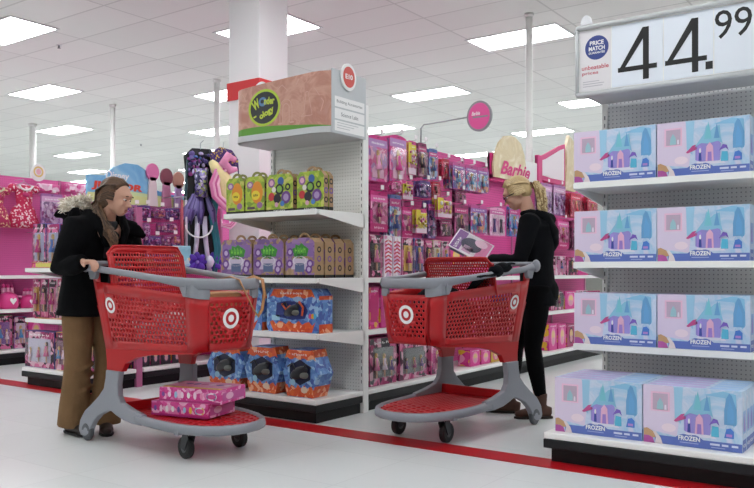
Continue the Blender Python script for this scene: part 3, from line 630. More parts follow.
for k, (a, b, nd) in enumerate([(203, 262, 1), (267, 319, 1)]):
    A, B = onY(a, 310, 4.27), onY(b, 310, 4.27); W, D, H_ = B.x - A.x, .15, .312
    m = MB(); pol = [(.0, .03), (.02, .0), (W - .02, .0), (W, .03), (W, H_ - .05), (W - .05, H_), (.05, H_), (0, H_ - .05)]
    m.prism([(x - W / 2, 0, z) for x, z in pol], (0, D, 0), BLU); F = Fr((-W / 2, 0, 0), (1, 0, 0), (0, 0, 1)); sea_deco(m, F, W, H_, pol)
    m.poly(F, [(W * .18, H_ * .35), (W * .2, H_ * .66), (W * .4, H_ * .72), (W * .72, H_ * .68), (W * .8, H_ * .5), (W * .74, H_ * .32), (W * .5, H_ * .28)], ink('#27357c'), 3)
    for q, c in enumerate(('#d94f8a', '#e8b23c', '#4fb0d8')): m.el(F, W * (.84 + .045 * q), H_ * .38, .014, .02, ink(c), 3, 8)
    m.pr(F, W * .1, H_ * .26, W * .26, H_ * .38, ink('#9fd0ea'), 3)
    F = Fr((W / 2, 0, 0), (0, 1, 0), (0, 0, 1)); m.pr(F, 0, .0, D, H_ * .2, ORB, 1); m.pr(F, 0, H_ * .75, D, H_ - .05, ORB, 1)
    o = m.build('water_toy_box'); o.location = ((A.x + B.x) / 2, 4.27, zz); tag(o, 'large orange and blue water toy box, %s on the third shelf' % ['left, behind the cart corner', 'right, fully visible'][k], 'toy box', G3)
    toybug(o, 0, H_ * .5, 1.1)
    b_ = MB(); b_.tube([(-.09, -.01, .2), (-.05, -.012, .16), (-.01, -.012, .19)], .008, ink('#d9582c'), 6); b_.tube([(.07, -.01, .22), (.11, -.012, .18), (.1, -.012, .12)], .008, ink('#d9582c'), 6); b_.build('orange_toy_arm', o)
for k, (a, b) in enumerate([(207, 243), (245, 280), (283, 318)]):
    yf = 4.215 + .0 * k
    A, B = onY(a, 370, yf), onY(b, 370, yf); W, H_, D = B.x - A.x, .335, .17
    hexp = [(W * .18, 0), (W * .82, 0), (W, H_ * .5), (W * .84, H_ * .84), (W * .78, H_), (W * .22, H_), (W * .16, H_ * .84), (0, H_ * .5)]
    m = MB().prism([(x - W / 2, 0, z) for x, z in hexp], (0, D, 0), BLU); F = Fr((-W / 2, 0, 0), (1, 0, 0), (0, 0, 1)); sea_deco(m, F, W, H_, hexp)
    window(m, F, W * .5, H_ * .52, W * .34, H_ * .27); m.el(F, W * .3, H_ * .3, W * .07, H_ * .07, ink('#9fd0ea'), 4, 10); m.el(F, W * .62, H_ * .16, W * .1, H_ * .07, ink('#e3c9b0'), 4, 8)
    # orange bottom / top edges on the right side
    m.f([(W / 2 - W * .18 + .001, 0, .001), (W / 2 - W * .18 + .001, D, .001), (W / 2 - W * .09, D, H_ * .25), (W / 2 - W * .09, 0, H_ * .25)][::1], ORB)
    m.f([(W / 2 - W * .159, 0, H_ * .84), (W / 2 - W * .159, D, H_ * .84), (W / 2 - W * .215, D, H_ - .001), (W / 2 - W * .215, 0, H_ - .001)], ORB)
    o = m.build('hexagonal_toy_box'); o.location = ((A.x + B.x) / 2, yf, .166)
    tag(o, 'six-sided orange and blue toy box on the bottom deck, %s of three' % ['left', 'middle', 'right'][k], 'toy box', G3); toybug(o, 0, H_ * .52, 1.25)
# ------------------------------------------------------------------ shopping carts
def perf(mb, P, u0, u1, v0, v1, nu, nv, fr, m, solid=None, nx=None, frv=None):
    """sheet with staggered round holes over P(u,v)"""
    frv = frv or fr
    du, dv = (u1 - u0) / nu, (v1 - v0) / nv; sm = True
    for j in range(nv):
        va, vb = v0 + j * dv, v0 + (j + 1) * dv; off = .5 if j % 2 else 0
        spans = [(u0 + (i + off) * du, u0 + (i + off + 1) * du) for i in range(nu - (1 if off else 0))]
        if off:
            for a, b in ((u0, u0 + du / 2), (u1 - du / 2, u1)): mb.f([P(a, va), P(b, va), P(b, vb), P(a, vb)], m, sm)
        for a, b in spans:
            cu, cv = (a + b) / 2, (va + vb) / 2
            if solid and solid(cu, cv): mb.f([P(a, va), P(b, va), P(b, vb), P(a, vb)], m, sm); continue
            out = [(b, cv), (b, vb), (cu, vb), (a, vb), (a, cv), (a, va), (cu, va), (b, va)]
            inn = [(cu + du * fr * cos(q), cv + dv * frv * sin(q)) for q in [pi * k / 4 for k in range(8)]]
            for k in range(8):
                k2 = (k + 1) % 8
                mb.f([P(*inn[k]), P(*out[k]), P(*out[k2]), P(*inn[k2])], m, sm)
def quadsheet(mb, P, u0, u1, v0, v1, nu, nv, m):
    for i in range(nu):
        for j in range(nv):
            a, b = u0 + (u1 - u0) * i / nu, u0 + (u1 - u0) * (i + 1) / nu; c, d = v0 + (v1 - v0) * j / nv, v0 + (v1 - v0) * (j + 1) / nv
            mb.f([P(a, c), P(b, c), P(b, d), P(a, d)], m, True)
def lerp(a, b, t): return a + (b - a) * t
def bullseye(P, N, cu, cv, r, W, H_, parent, name='bullseye_emblem'):
    m = MB(); 
    def q(rad, a, k): p = P(cu + rad * cos(a) / W, cv + rad * sin(a) / H_); return p + N * (.0035 + .0006 * k)
    n = 28
    for r0, r1, mm in ((0, .36, INKW), (.36, .66, REDP), (.66, 1, INKW)):
        for i in range(n):
            a, b = 2 * pi * i / n, 2 * pi * (i + 1) / n
            m.f([q(r0 * r, a, 1), q(r1 * r, a, 1), q(r1 * r, b, 1), q(r0 * r, b, 1)], mm)
    return m.build(name, parent)
def make_cart(pose, label, seat):
    t = empty('shopping_cart', (pose[0], pose[1], 0), pose[2], label, 'shopping cart', None)
    # side wall patch: u rear->front, v bottom->top
    def side(s):
        BR, BF, TF, TR = V((.085, s * .265, .575)), V((.87, s * .205, .60)), V((.895, s * .235, .915)), V((-.005, s * .295, .988))
        def P(u, v):
            b = BR.lerp(BF, u); tp = TR.lerp(TF, u); p = b.lerp(tp, v)
            if v < .12: pass 
            return p
        return P
    PR, PL = side(-1), side(1)
    BFc, TFc = .205, .235
    def front(u, v):  # u from -y side to +y
        xb, xt = .93, .955; y = lerp(-.145 - .03 * v, .145 + .03 * v, u); x = lerp(xb, xt, v) - .012 * (2 * u - 1) ** 2
        z = lerp(.60, .905, v)
        if v < .12: x -= .018 * (1 - v / .12) ** 2
        return V((x, y, z))
    def corner(s):
        Ps = PR if s < 0 else PL
        def P(u, v):  # u 0 side -> 1 front
            a = Ps(1, v); b = front(0 if s < 0 else 1, v); c = V((b.x - .018, a.y - s * .012, (a.z + b.z) / 2))
            return a.lerp(c, u).lerp(c.lerp(b, u), u)
        return P
    m = MB()
    for s, P in ((-1, PR), (1, PL)):
        quadsheet(m, P, 0, .1, 0, 1, 3, 4, REDP); quadsheet(m, P, .95, 1, 0, 1, 1, 4, REDP)
        quadsheet(m, P, .1, .95, 0, .12, 12, 3, REDP); quadsheet(m, P, .1, .95, .84, 1, 12, 2, REDP)
        perf(m, P, .1, .95, .12, .84, 23, 10, .31, REDP, lambda u, v: ((u - .15) / .085) ** 2 + ((v - .66) / .17) ** 2 < 1, frv=.40)
        C = corner(s); quadsheet(m, C, 0, 1, 0, 1, 5, 4, REDP)
    quadsheet(m, front, 0, .06, 0, 1, 1, 4, REDP); quadsheet(m, front, .94, 1, 0, 1, 1, 4, REDP)
    quadsheet(m, front, .06, .94, 0, .14, 6, 3, REDP); quadsheet(m, front, .06, .94, .9, 1, 6, 1, REDP)
    perf(m, front, .06, .94, .14, .9, 9, 9, .30, REDP, lambda u, v: ((u - .5) / .21) ** 2 + ((v - .6) / .25) ** 2 < 1, frv=.36)
    # posts to the rim, at corners
    for s, P in ((-1, PR), (1, PL)):
        for u in (0, .06, ):
            pass
        for u0, u1 in ((0, .075),):
            a, b = P(u0, 1), P(u1, 1); h = .07
            m.f([a, b, b + V((0, s * .006, h)), a + V((0, s * .006, h))], REDP, True)
        C = corner(s)
    # floor of the basket
    def bott(u, v):
        w = lerp(.235, .175, u); return V((lerp(.085, .90, u), lerp(-w, w, v), lerp(.575, .60, u)))
    quadsheet(m, bott, 0, .05, 0, 1, 1, 2, REDP); quadsheet(m, bott, .95, 1, 0, 1, 1, 2, REDP)
    perf(m, bott, .05, .95, 0, 1, 22, 14, .3, REDP)
    # rear gate
    def gate(u, v): return V((lerp(.085, .0, v), lerp(-.25, .25, u) * (1 + .1 * v), lerp(.575, .84, v)))
    perf(m, gate, 0, 1, 0, 1, 14, 8, .28, REDP)
    bmesh.ops.remove_doubles(m.bm, verts=m.bm.verts[:], dist=.0006); bk = m.build('basket', t); md = bk.modifiers.new('s', 'SOLIDIFY'); md.thickness = .005; md.offset = 0
    # red legs under the basket
    for s in (-1, 1):
        m = MB(); YL = lambda x, z: .2675 - .060 * (x - .085) / .785 + .10 * max(-.02, .575 - z)
        pts = [(.075, .60), (.105, .50), (.112, .445), (.259, .45), (.285, .50), (.38, .54), (.50, .562), (.66, .575), (.87, .59), (.88, .61), (.5, .61), (.2, .61)]
        m.prism([(x, s * YL(x, z), z) for x, z in pts], (0, -s * .035, 0), REDP, bev=.003); m.build('basket_leg', bk)
    for s, P in ((-1, PR), (1, PL)):
        bullseye(P, V((0, s, 0)), .15, .665, .048, .89, .40, bk)
    bullseye(front, V((1, 0, 0)), .5, .6, .058, .33, .305, bk)
    # grey rim: near-level U from hub to hub
    rp = []
    rs = []
    for s in (-1, 1):
        L_ = [V((-.045, s * .315, 1.085)), V((-.01, s * .318, 1.075)), V((.08, s * .305, 1.06)), V((.35, s * .285, 1.035)), V((.65, s * .262, 1.005)), V((.85, s * .245, .985)), V((.93, s * .205, .978)), V((.962, s * .13, .975))]
        R_ = [(.024, .032), (.02, .028), (.016, .021), (.015, .020), (.015, .021), (.016, .03), (.016, .034), (.016, .034)]
        if s < 0: rp += L_; rs += R_
        else: rp += L_[::-1]; rs += R_[::-1]
    m = MB().tube(rp, [(a, b) for a, b in rs], GREYP, 10, up=(0, 0, 1))
    for s in (-1, 1):
        # filled grey corner gussets over the red posts
        a = [(.80, .985), (.93, .98), (.93, .945), (.885, .915), (.86, .92), (.84, .955)]
        m.prism([(x, s * (.254 - .0) , z) for x, z in [(.78, 1.0), (.87, .99), (.87, .91), (.845, .91), (.81, .965)]], (0, -s * .022, 0), GREYP, bev=.003)
        m.prism([(.0 + x, s * .325, z) for x, z in [(-.03, 1.07), (.07, 1.06), (.06, 1.02), (.045, 1.0), (-.0, 1.0)]], (0, -s * .03, 0), GREYP, bev=.004)
    for s, P in ((-1, PR), (1, PL)):
        C = corner(s); n_ = V((0, s, 0)); row = [P(.93, 1), P(.965, 1), P(1, 1)] + [C(i / 5, 1) for i in range(1, 6)] + [front(q if s < 0 else 1 - q, 1) for q in (.03, .08)]
        for a, b in zip(row, row[1:]):
            da = V((.45, s * .6, 0)) * .008; 
            m.f([a + da - V((0, 0, .012)), b + da - V((0, 0, .012)), b + da * .6 + V((0, 0, .062)), a + da * .6 + V((0, 0, .062))], GREYP, True)
            m.f([a - da - V((0, 0, .012)), b - da - V((0, 0, .012)), b - da + V((0, 0, .062)), a - da + V((0, 0, .062))], GREYP, True)
            m.f([a + da - V((0, 0, .012)), b + da - V((0, 0, .012)), b - da - V((0, 0, .012)), a - da - V((0, 0, .012))], GREYP, True)
    m.build('rim_guard', t)
    m = MB()
    for s in (-1, 1):
        m.ball((-.045, s * .325, 1.085), (.045, .024, .042), GREYP, n=14)
    m.tube([(-.05, -.31, 1.095), (-.06, -.2, 1.098), (-.06, .2, 1.098), (-.05, .31, 1.095)], .017, GREYP, 10); m.build('handle', t)
    # lower frame
    m = MB()
    for s in (-1, 1):
        pts = [(.112, .452), (.258, .452), (.248, .37), (.262, .31), (.30, .27), (.40, .245), (.52, .225), (.52, .165), (.42, .165), (.33, .175), (.25, .195), (.19, .215), (.13, .20), (.06, .17), (.01, .13), (-.02, .09), (-.04, .045), (-.08, .028), (-.13, .03), (-.158, .06), (-.15, .12), (-.10, .185), (-.03, .23), (.05, .29), (.1, .34), (.112, .40)]
        m.prism([(x, s * (.285 + (.45 - z) * .07), z) for x, z in pts], (0, -s * .04, 0), GREYP, bev=.007)
    pth = [(.46, -.287, .195), (.62, -.284, .188), (.76, -.276, .184), (.88, -.250, .182), (.965, -.212, .181), (1.035, -.155, .181), (1.072, -.085, .181), (1.085, 0, .181)]
    pth = pth + [(x, -y, z) for x, y, z in pth[:-1][::-1]]
    m.tube(pth, .03, GREYP, 12, ell=(.7, .95), up=(0, 0, 1))
    m.tube([(.2, -.30, .23), (.2, .30, .23)], .016, GREYP, 8)
    for s in (-1, 1): m.box((.74, s * .19 - .035, .145), (.88, s * .19 + .035, .175), GREYP, bev=.01); m.box((.8, min(s * .19, s * .28), .15), (.84, max(s * .19, s * .28), .175), GREYP)
    m.build('lower_frame', t)
    # tray
    def half(x): return .275 if x < .76 else .275 * math.sqrt(max(.03, 1 - ((x - .76) / .345) ** 2)) 
    m = MB(); 
    def tr(u, v): x = lerp(.23, 1.068, u); w = half(x) - .012; return V((x, lerp(-w, w, v), .205 - .01 * u))
    quadsheet(m, tr, 0, .05, 0, 1, 1, 2, REDP)
    perf(m, tr, .05, .62, 0, 1, 20, 14, .2, REDP); perf(m, tr, .62, .98, 0, 1, 6, 9, .3, REDP)
    m.box((.215, -.275, .19), (.235, .275, .262), REDP, bev=.004)
    bmesh.ops.remove_doubles(m.bm, verts=m.bm.verts[:], dist=.0006); ty = m.build('tray', t); md = ty.modifiers.new('s', 'SOLIDIFY'); md.thickness = .006; md.offset = -1
    # wheels
    for x, y, r, front_ in ((.81, -.19, .062, 1), (.81, .19, .062, 1), (-.075, -.295, .056, 0), (-.075, .295, .056, 0)):
        xo = x - (.02 if front_ else 0); w = MB(); hw = .02 if front_ else .017; n = 24
        prof = [(r * .45, -hw), (r * .8, -hw), (r, -hw * .6), (r, hw * .6), (r * .8, hw), (r * .45, hw)]
        for j in range(n):
            a, b = 2 * pi * j / n, 2 * pi * (j + 1) / n
            for (r0, y0), (r1, y1) in zip(prof, prof[1:]):
                w.f([(r0 * cos(a), y0, r0 * sin(a)), (r1 * cos(a), y1, r1 * sin(a)), (r1 * cos(b), y1, r1 * sin(b)), (r0 * cos(b), y0, r0 * sin(b))], DARK if front_ else mat('grey_wheel_rubber', '#55575c', .5), True)
        wo = w.build('wheel', t, loc=(xo, y, r + .002))
        hb = MB().cyl((0, -hw * .8, 0), (0, hw * .8, 0), r * .5, mat('wheel_hub_grey', '#5b5d62', .4), 16); hb.build('hub', wo)
        if front_:
            f = MB()
            for s in (-1, 1): f.prism([(-.02, s * .026, .0), (.02, s * .026, -.012), (.05, s * .026, .06), (.045, s * .026, .085), (-.0, s * .026, .085)], (0, -s * .005, 0), mat('caster_steel', '#3a3b3f', .35, .3))
            f.box((-.005, -.028, .08), (.05, .028, .088), mat('caster_steel')); f.build('caster_fork', wo)
    # child seat
    m = MB(); (xt, zt_), (xb, zb), ww, lo_ = seat
    def st(u, v):
        w = ww * (1 - .0 * v); y = lerp(-w, w, u); bow = .03 * (1 - (2 * u - 1) ** 2); rc = .0
        if v > .85: rc = (v - .85) / .15
        ed = abs(2 * u - 1); z = lerp(zb, zt_, v) - (.05 * max(0, ed - .85) / .15 * rc)
        return V((lerp(xb, xt, v) + bow, y, z))
    quadsheet(m, st, 0, .05, 0, 1, 1, 6, REDP); quadsheet(m, st, .95, 1, 0, 1, 1, 6, REDP); quadsheet(m, st, .05, .95, .9, 1, 14, 1, REDP); quadsheet(m, st, .05, .95, 0, .06, 14, 1, REDP)
    perf(m, st, .05, .95, .06, .9, 26, 11, .36, REDP, lambda u, v: False, frv=.33)
    bmesh.ops.remove_doubles(m.bm, verts=m.bm.verts[:], dist=.0006); cs = m.build('child_seat', t); md = cs.modifiers.new('s', 'SOLIDIFY'); md.thickness = .006; md.offset = 0
    b_ = MB(); e = [st(i / 14, 1) for i in range(15)]; b_.tube([st(0, 0), st(0, .5), st(0, .85)] + e + [st(1, .85), st(1, .5), st(1, 0)], .008, REDP, 6); b_.build('seat_frame', cs)
    m = MB(); sx = xb if lo_ else xb + .0
    def pan(u, v): return V((lerp(.03, sx, u), lerp(-.24, .24, v), .83))
    perf(m, pan, 0, 1, 0, 1, 6, 12, .25, REDP); po = m.build('seat_pan', t); md = po.modifiers.new('s', 'SOLIDIFY'); md.thickness = .005
    return t
PL_ = (-4.219, 3.258, radians(-5.12)); PR_ = (-2.582, 5.007, radians(-95.97))
CL = make_cart(PL_, 'red plastic shopping cart pushed by the woman in the black coat and brown trousers', ((.10, 1.205), (.20, .80), .268, 1))
CR_ = make_cart(PR_, 'red plastic shopping cart in front of the blonde woman, empty lower tray', ((.42, 1.135), (.36, .90), .275, 0))
def cw(pose, x, y, z=0): return V((pose[0] + x * cos(pose[2]) - y * sin(pose[2]), pose[1] + x * sin(pose[2]) + y * cos(pose[2]), z))
# game boxes on the tray of the first cart
MAG = printed('pink_game_print', ['#d23a8f', '#e17ab5', '#c92f84', '#eeb3d3', '#d84c98'], 30)
def game_box(label, W, D, H_, loc, rz, lidcol):
    m = MB().box((-W / 2, -D / 2, 0), (W / 2, D / 2, H_), MAG, bev=.003); F = Fr((-W / 2, -D / 2, 0), (1, 0, 0), (0, 0, 1)); rg = random.Random(int(W * 1000))
    m.pr(F, .0, .0, W, .012, ink('#b02a78'), 1)
    for k in range(9):
        m.el(F, .03 + k * W / 9.6, H_ * .5, .011, .018 + rg.uniform(-.004, .004), ink(rg.choice(['#f1d3e4', '#e8c24a', '#7a4f9e', '#f4f0f2', '#e58ab8', '#9fc7e4'])), 2, 9)
    m.el(F, W * .86, H_ * .5, .036, .022, ink('#f2e9ee'), 2, 14); m.el(F, W * .86, H_ * .5, .028, .014, ink('#d84c98'), 3, 14)
    F = Fr((-W / 2, -D / 2, H_), (1, 0, 0), (0, 1, 0)); m.pr(F, .01, .01, W - .01, .05, ink(lidcol), 1); m.pr(F, .01, .06, W - .01, D - .02, ink('#e598c2'), 1)
    for k in range(7): m.el(F, .05 + k * W / 8, D * .6, .02, .03, ink(rg.choice(['#f1d3e4', '#c83a8a', '#7a4f9e', '#f4f0f2', '#9fc7e4'])), 2, 10)
    F = Fr((W / 2, -D / 2, 0), (0, 1, 0), (0, 0, 1)); m.pr(F, .02, .015, D - .02, H_ - .02, ink('#c75aa0'), 1); m.el(F, D * .35, H_ * .5, .04, .02, ink('#eab7d4'), 2, 12)
    return tag(m.build('board_game_box', loc=loc, rot=rz), label, 'board game', None)
a, b = .18, radians(17)
game_box('lower pink boxed game lying on the cart tray, on the red plastic', .40, .27, .082, cw(PL_, .60, .0, .209), PL_[2] + b, '#e86aa8')
game_box('upper pink boxed game with a yellow strip, stacked on the other one', .42, .27, .082, cw(PL_, .65, .03, .292), PL_[2] + b + .03, '#ecd24a')
# contents of the baskets
m = MB().box((-.19, -.1, 0), (.19, .1, .2), clouded('pale_carton', ['#e9dfe4', '#f4f0f1', '#dfc6d4'], 8), bev=.004); F = Fr((-.19, -.1, 0), (1, 0, 0), (0, 0, 1))
m.pr(F, .02, .02, .36, .08, ink('#eba9cb'), 1); m.pr(F, .04, .1, .2, .17, ink('#cfd0e8'), 1)
tag(m.build('toy_carton', loc=cw(PL_, .62, -.06, .60), rot=PL_[2] + .05), 'white and pink carton inside the near cart basket, seen through its holes', 'carton')
m = MB().box((-.12, -.08, 0), (.12, .08, .13), clouded('pale_carton2', ['#f0ebec', '#ded8e4', '#ffffff'], 9), bev=.004)
tag(m.build('toy_carton', loc=cw(PL_, .33, -.07, .60), rot=PL_[2] - .1), 'small white carton at the rear of the basket beside the larger carton', 'carton')
# tan strap hanging over the front rim
TAN = mat('tan_leather', '#a9774c', .55, noise=.1, nscale=30); m = MB()
pts = [cw(PL_, .80, .02, 1.0), cw(PL_, .92, .02, 1.018), cw(PL_, .985, .03, 1.0), cw(PL_, 1.0, .06, .93), cw(PL_, 1.0, .12, .83), cw(PL_, 1.0, .155, .79), cw(PL_, 1.0, .185, .83), cw(PL_, .998, .205, .92), cw(PL_, .985, .2, 1.0), cw(PL_, .93, .18, 1.018), cw(PL_, .85, .12, .98)]
m.tube(pts, .011, TAN, 8, ell=(1, .35)); pts = [cw(PL_, .80, .0, .99), cw(PL_, .86, -.02, .96), cw(PL_, .90, .0, .86), cw(PL_, .88, .05, .78)]
st_ = m.build('bag_strap'); bag = MB()
for p in [cw(PL_, .78, .05, .63)]:
    bag.box(p - V((.07, .13, 0)), p + V((.07, .13, .3)), TAN, bev=.03)
bg = bag.build('leather_handbag'); tag(bg, 'tan leather handbag in the near cart with its strap over the front rim', 'handbag'); st_.parent = bg
# jacket over the second cart
JK = mat('navy_fabric', '#0d0f15', .9, spec=.12, bump=.3, bscale=90); m = MB()
def wp(x, y, z): return cw(PR_, x, y, z)
g = []
for i in range(13):
    u = i / 12; x = lerp(.17, .60, u); row = []
    for j, (y, z) in enumerate([(.0, .90), (.08, .95), (.16, 1.0), (.215, 1.05), (.25, 1.085), (.282, 1.09), (.305, 1.072)]):
        zz = z - .085 * u + .012 * math.sin(u * 9 + j) - (.03 * u if j < 5 else 0) + (.02 if u < .25 else 0)
        if j <= 2: zz -= .02 * math.sin(u * 7)
        row.append(wp(x, y, zz))
    g.append(row)
for i in range(12):
    for j in range(6):
        m.f([g[i][j], g[i + 1][j], g[i + 1][j + 1], g[i][j + 1]], JK, True)
bmesh.ops.remove_doubles(m.bm, verts=m.bm.verts[:], dist=.0005)
m.ball(wp(.27, .262, 1.062), (.035, .10, .032), JK, n=14); m.ball(wp(.36, .27, 1.05), (.03, .07, .028), JK, n=12); jo = m.build('folded_jacket'); md = jo.modifiers.new('s', 'SOLIDIFY'); md.thickness = .014; md.offset = 1; md2 = jo.modifiers.new('b', 'SUBSURF'); md2.levels = 1; md2.render_levels = 1
tag(jo, 'dark navy jacket draped over the side rim of the second cart', 'jacket')
m = MB(); m.ball((0, 0, .15), (.25, .19, .20), JK, n=20, k=12); o = m.build('dark_bag', loc=wp(.6, .0, .61), rot=PR_[2]); tag(o, 'dark soft bag lying in the basket of the second cart', 'bag')
m = MB().box((-.05, -.035, 0), (.05, .035, .05), ink('#5a48b8'), bev=.008); tag(m.build('purple_package', loc=wp(.22, .2, .838), rot=PR_[2]), 'small purple package on the seat pan of the second cart', 'package')
# ------------------------------------------------------------------ people
def fused(mb, name, parent, vox=.012, smooth=6, fac=.5, bump=None):
    bmesh.ops.recalc_face_normals(mb.bm, faces=mb.bm.faces[:])
    m0 = mb.mats[0]; o = mb.build(name, parent)
    o.data.materials.clear(); o.data.materials.append(m0)
    for p in o.data.polygons: p.material_index = 0
    r = o.modifiers.new('r', 'REMESH'); r.mode = 'VOXEL'; r.voxel_size = vox; r.use_smooth_shade = True
    if smooth: s = o.modifiers.new('s', 'SMOOTH'); s.iterations = smooth; s.factor = fac
    return o
SKIN = mat('skin', '#c99a84', .5, noise=.04, nscale=8); LIPS = mat('lips', '#a8605a', .45)
def RE(yaw=0, pitch=0, roll=0): return (Matrix.Rotation(yaw, 3, 'Z') @ Matrix.Rotation(pitch, 3, 'Y') @ Matrix.Rotation(roll, 3, 'X'))
def head_shapes(m, c, R):
    """face looks along R @ +x; c = centre of skull; full head height .225"""
    def b(p, r, q=None, n=16, k=12): m.ball(c + R @ V(p), r, SKIN, R @ q if q else R, n, k)
    b((-.008, 0, .018), (.094, .074, .090), n=20, k=14)       # cranium
    b((.038, 0, -.028), (.052, .060, .075))                 # face mass
    b((.050, 0, -.080), (.032, .034, .028))                 # chin
    b((.022, 0, -.062), (.052, .052, .036))                 # jaw
    b((.066, 0, .030), (.030, .052, .024))                  # brow
    b((.094, 0, -.018), (.012, .010, .026), Matrix.Rotation(-.35, 3, 'Y'))   # nose bridge
    b((.108, 0, -.030), (.011, .013, .010))                 # nose tip
    b((.083, 0, -.060), (.011, .022, .009)); b((.081, 0, -.072), (.011, .020, .009))
    for s in (-1, 1):
        b((.060, s * .034, -.026), (.024, .022, .024))          # cheek
        b((-.012, s * .074, -.012), (.016, .007, .028))         # ear
def face_parts(par, c, R):
    EW = mat('eye_white', '#e6e0da', .3); IR = mat('iris', '#3b2c22', .3); BR = mat('brow_hair', '#4a3526', .8)
    for s in (-1, 1):
        m = MB().ball(c + R @ V((.074, s * .029, .004)), (.0105, .013, .0070), EW, R, 12, 8); m.ball(c + R @ V((.0825, s * .029, .001)), (.004, .0075, .0062), IR, R, 10, 6)
        m.tube([c + R @ V((.083, s * (.029 + q), .0125 - 14 * q * q * .6)) for q in (-.014, -.007, 0, .007, .014)], .0022, SKIN, 6); m.build('eye', par)
        MB().tube([c + R @ V((.0915 - abs(q) * .25, s * (.031 + q), .030 - 10 * q * q)) for q in (-.016, -.006, .006, .018)], .003, BR, 6).build('eyebrow', par)
    m = MB(); m.tube([c + R @ V((.090 - 12 * y * y, y, -.0605)) for y in (-.021, -.01, 0, .01, .021)], [.002, .0045, .005, .0045, .002], LIPS, 8); m.tube([c + R @ V((.088 - 12 * y * y, y, -.069)) for y in (-.018, -.01, 0, .01, .018)], [.002, .005, .0055, .005, .002], LIPS, 8); m.build('lips', par)
def hand(m, w, d, up, curl=.7, spread=1, thumb_side=1, s=1.0):
    """palm from wrist w along unit d, 'up' = back of the hand; fingers curl away from up"""
    d = V(d).normalized(); up = (V(up) - d * V(up).dot(d)).normalized(); sd = d.cross(up) * thumb_side
    m.tube([w - d * .02, w + d * .01, w + d * .05 * s, w + d * .088 * s], [(.022, .017), (.025, .016), (.036 * s, .015), (.034 * s, .013)], SKIN, 12, up=up)
    for i, (o, ln) in enumerate(((.026, .068), (.009, .077), (-.009, .072), (-.025, .055))):
        p = w + d * (.08 * s) + sd * o * s; a = 0; pts = [p - d * .03]; rr = [.0085 * s]; pts.append(p); rr.append(.0088 * s)
        for k, f in enumerate((.45, .3, .25)):
            a += curl * (1, .9, .6)[k]; p = p + (d * cos(a) - up * sin(a)) * ln * f * s; pts.append(p.copy()); rr.append((.0082 - .001 * k) * s)
        m.tube(pts, rr, SKIN, 8)
    p = w + d * .022 * s + sd * .026 * s; pts = [p - sd * .012]; rr = [.011]
    for k, (f, q) in enumerate(((.034, .75), (.028, .5), (.024, .3))):
        p = p + (d * cos(q) + sd * sin(q) - up * .35).normalized() * f * s; pts.append(p.copy()); rr.append(.0105 - .0012 * k)
    m.tube(pts, rr, SKIN, 8)
def body(par, P, pant):
    """one continuous figure"""
    m = MB(); hd, R = P['head'], P['R']; head_shapes(m, hd, R)
    nk = P['neck']; m.tube([nk - V((.0, 0, .05)), nk, hd + R @ V((-.03, 0, -.05)), hd + R @ V((-.012, 0, .0))], [(.06, .055), (.05, .05), (.048, .05), (.045, .045)], SKIN, 14)
    pv = P['pelvis']; ch = P['chest']
    m.tube([pv - V((0, 0, .1)), pv, pv.lerp(ch, .45), ch, nk - V((0, 0, .04)), nk], [(.13, .09), (.15, .11), (.115, .09), (.14, .105), (.10, .07), (.05, .045)], SKIN, 16, up=(1, 0, 0))
    for s, k in ((-1, 'r'), (1, 'l')):
        a, b, c = P['sh' + k], P['el' + k], P['wr' + k]
        m.tube([a + (ch - a) * .3, a, a.lerp(b, .5), b, b.lerp(c, .4), c], [.05, .052, .045, .037, .036, .024], SKIN, 12)
        h = P['hand' + k]; hand(m, c, h[0], h[1], h[2], thumb_side=h[3], s=.98)
        a, b, c = P['hip' + k], P['kn' + k], P['an' + k]
        m.tube([a + V((0, -s * .02, .05)), a, a.lerp(b, .5), b, b.lerp(c, .35), c, c - V((0, 0, .04))], [.08, .085, .07, .052, .054, .036, .036], SKIN, 12)
        f = P['ft' + k]; m.tube([c - f * .05 + V((0, 0, -.045)), c + V((0, 0, -.045)) + f * .03, c + f * .12 + V((0, 0, -.06)), c + f * .17 + V((0, 0, -.065))], [(.03, .025), (.035, .03), (.038, .02), (.02, .012)], SKIN, 10, up=(0, 0, 1))
    o = fused(m, 'body', par, .0062, 4); face_parts(o, hd, R); return o
def strands(m, rooter, n, mm, r=.006, seed=1):
    rg = random.Random(seed)
    for i in range(n):
        pts = rooter(rg, i / n); k = len(pts)
        m.tube(pts, [r * (.5 + .7 * sin(pi * min(.95, (j + .6) / k))) for j in range(k)], mm[i % len(mm)] if isinstance(mm, list) else mm, 5)
def shoe(par, c, f, mm, sole, h=.10, boot=0, name='shoe'):
    """c ankle centre above floor; f unit heading"""
    b = V((c.x, c.y, 0)); m = MB(); sd = V((-f.y, f.x, 0))
    m.tube([b - f * .075 + V((0, 0, .045)), b + V((0, 0, .055)), b + f * .07 + V((0, 0, .045)), b + f * .14 + V((0, 0, .036)), b + f * .185 + V((0, 0, .03))], [(.030, .036), (.040, .048), (.043, .038), (.044, .028), (.026, .018)], mm, 14, up=(0, 0, 1))
    m.tube([b + V((0, 0, .04)), b + V((0, 0, .1)), V((c.x, c.y, .12 + boot))], [(.045, .04), (.042, .042), (.048, .048)], mm, 14)
    o = fused(m, name, par, .007, 3)
    s_ = MB(); out = [(-.085, .02), (-.085, -.02), (-.04, -.036), (.04, -.04), (.12, -.046), (.175, -.03), (.195, 0), (.175, .03), (.12, .046), (.04, .04), (-.04, .036)]
    s_.prism([b + f * x + sd * y + V((0, 0, .001)) for x, y in out], (0, 0, .016), sole, bev=.003); s_.build('sole', o); return o

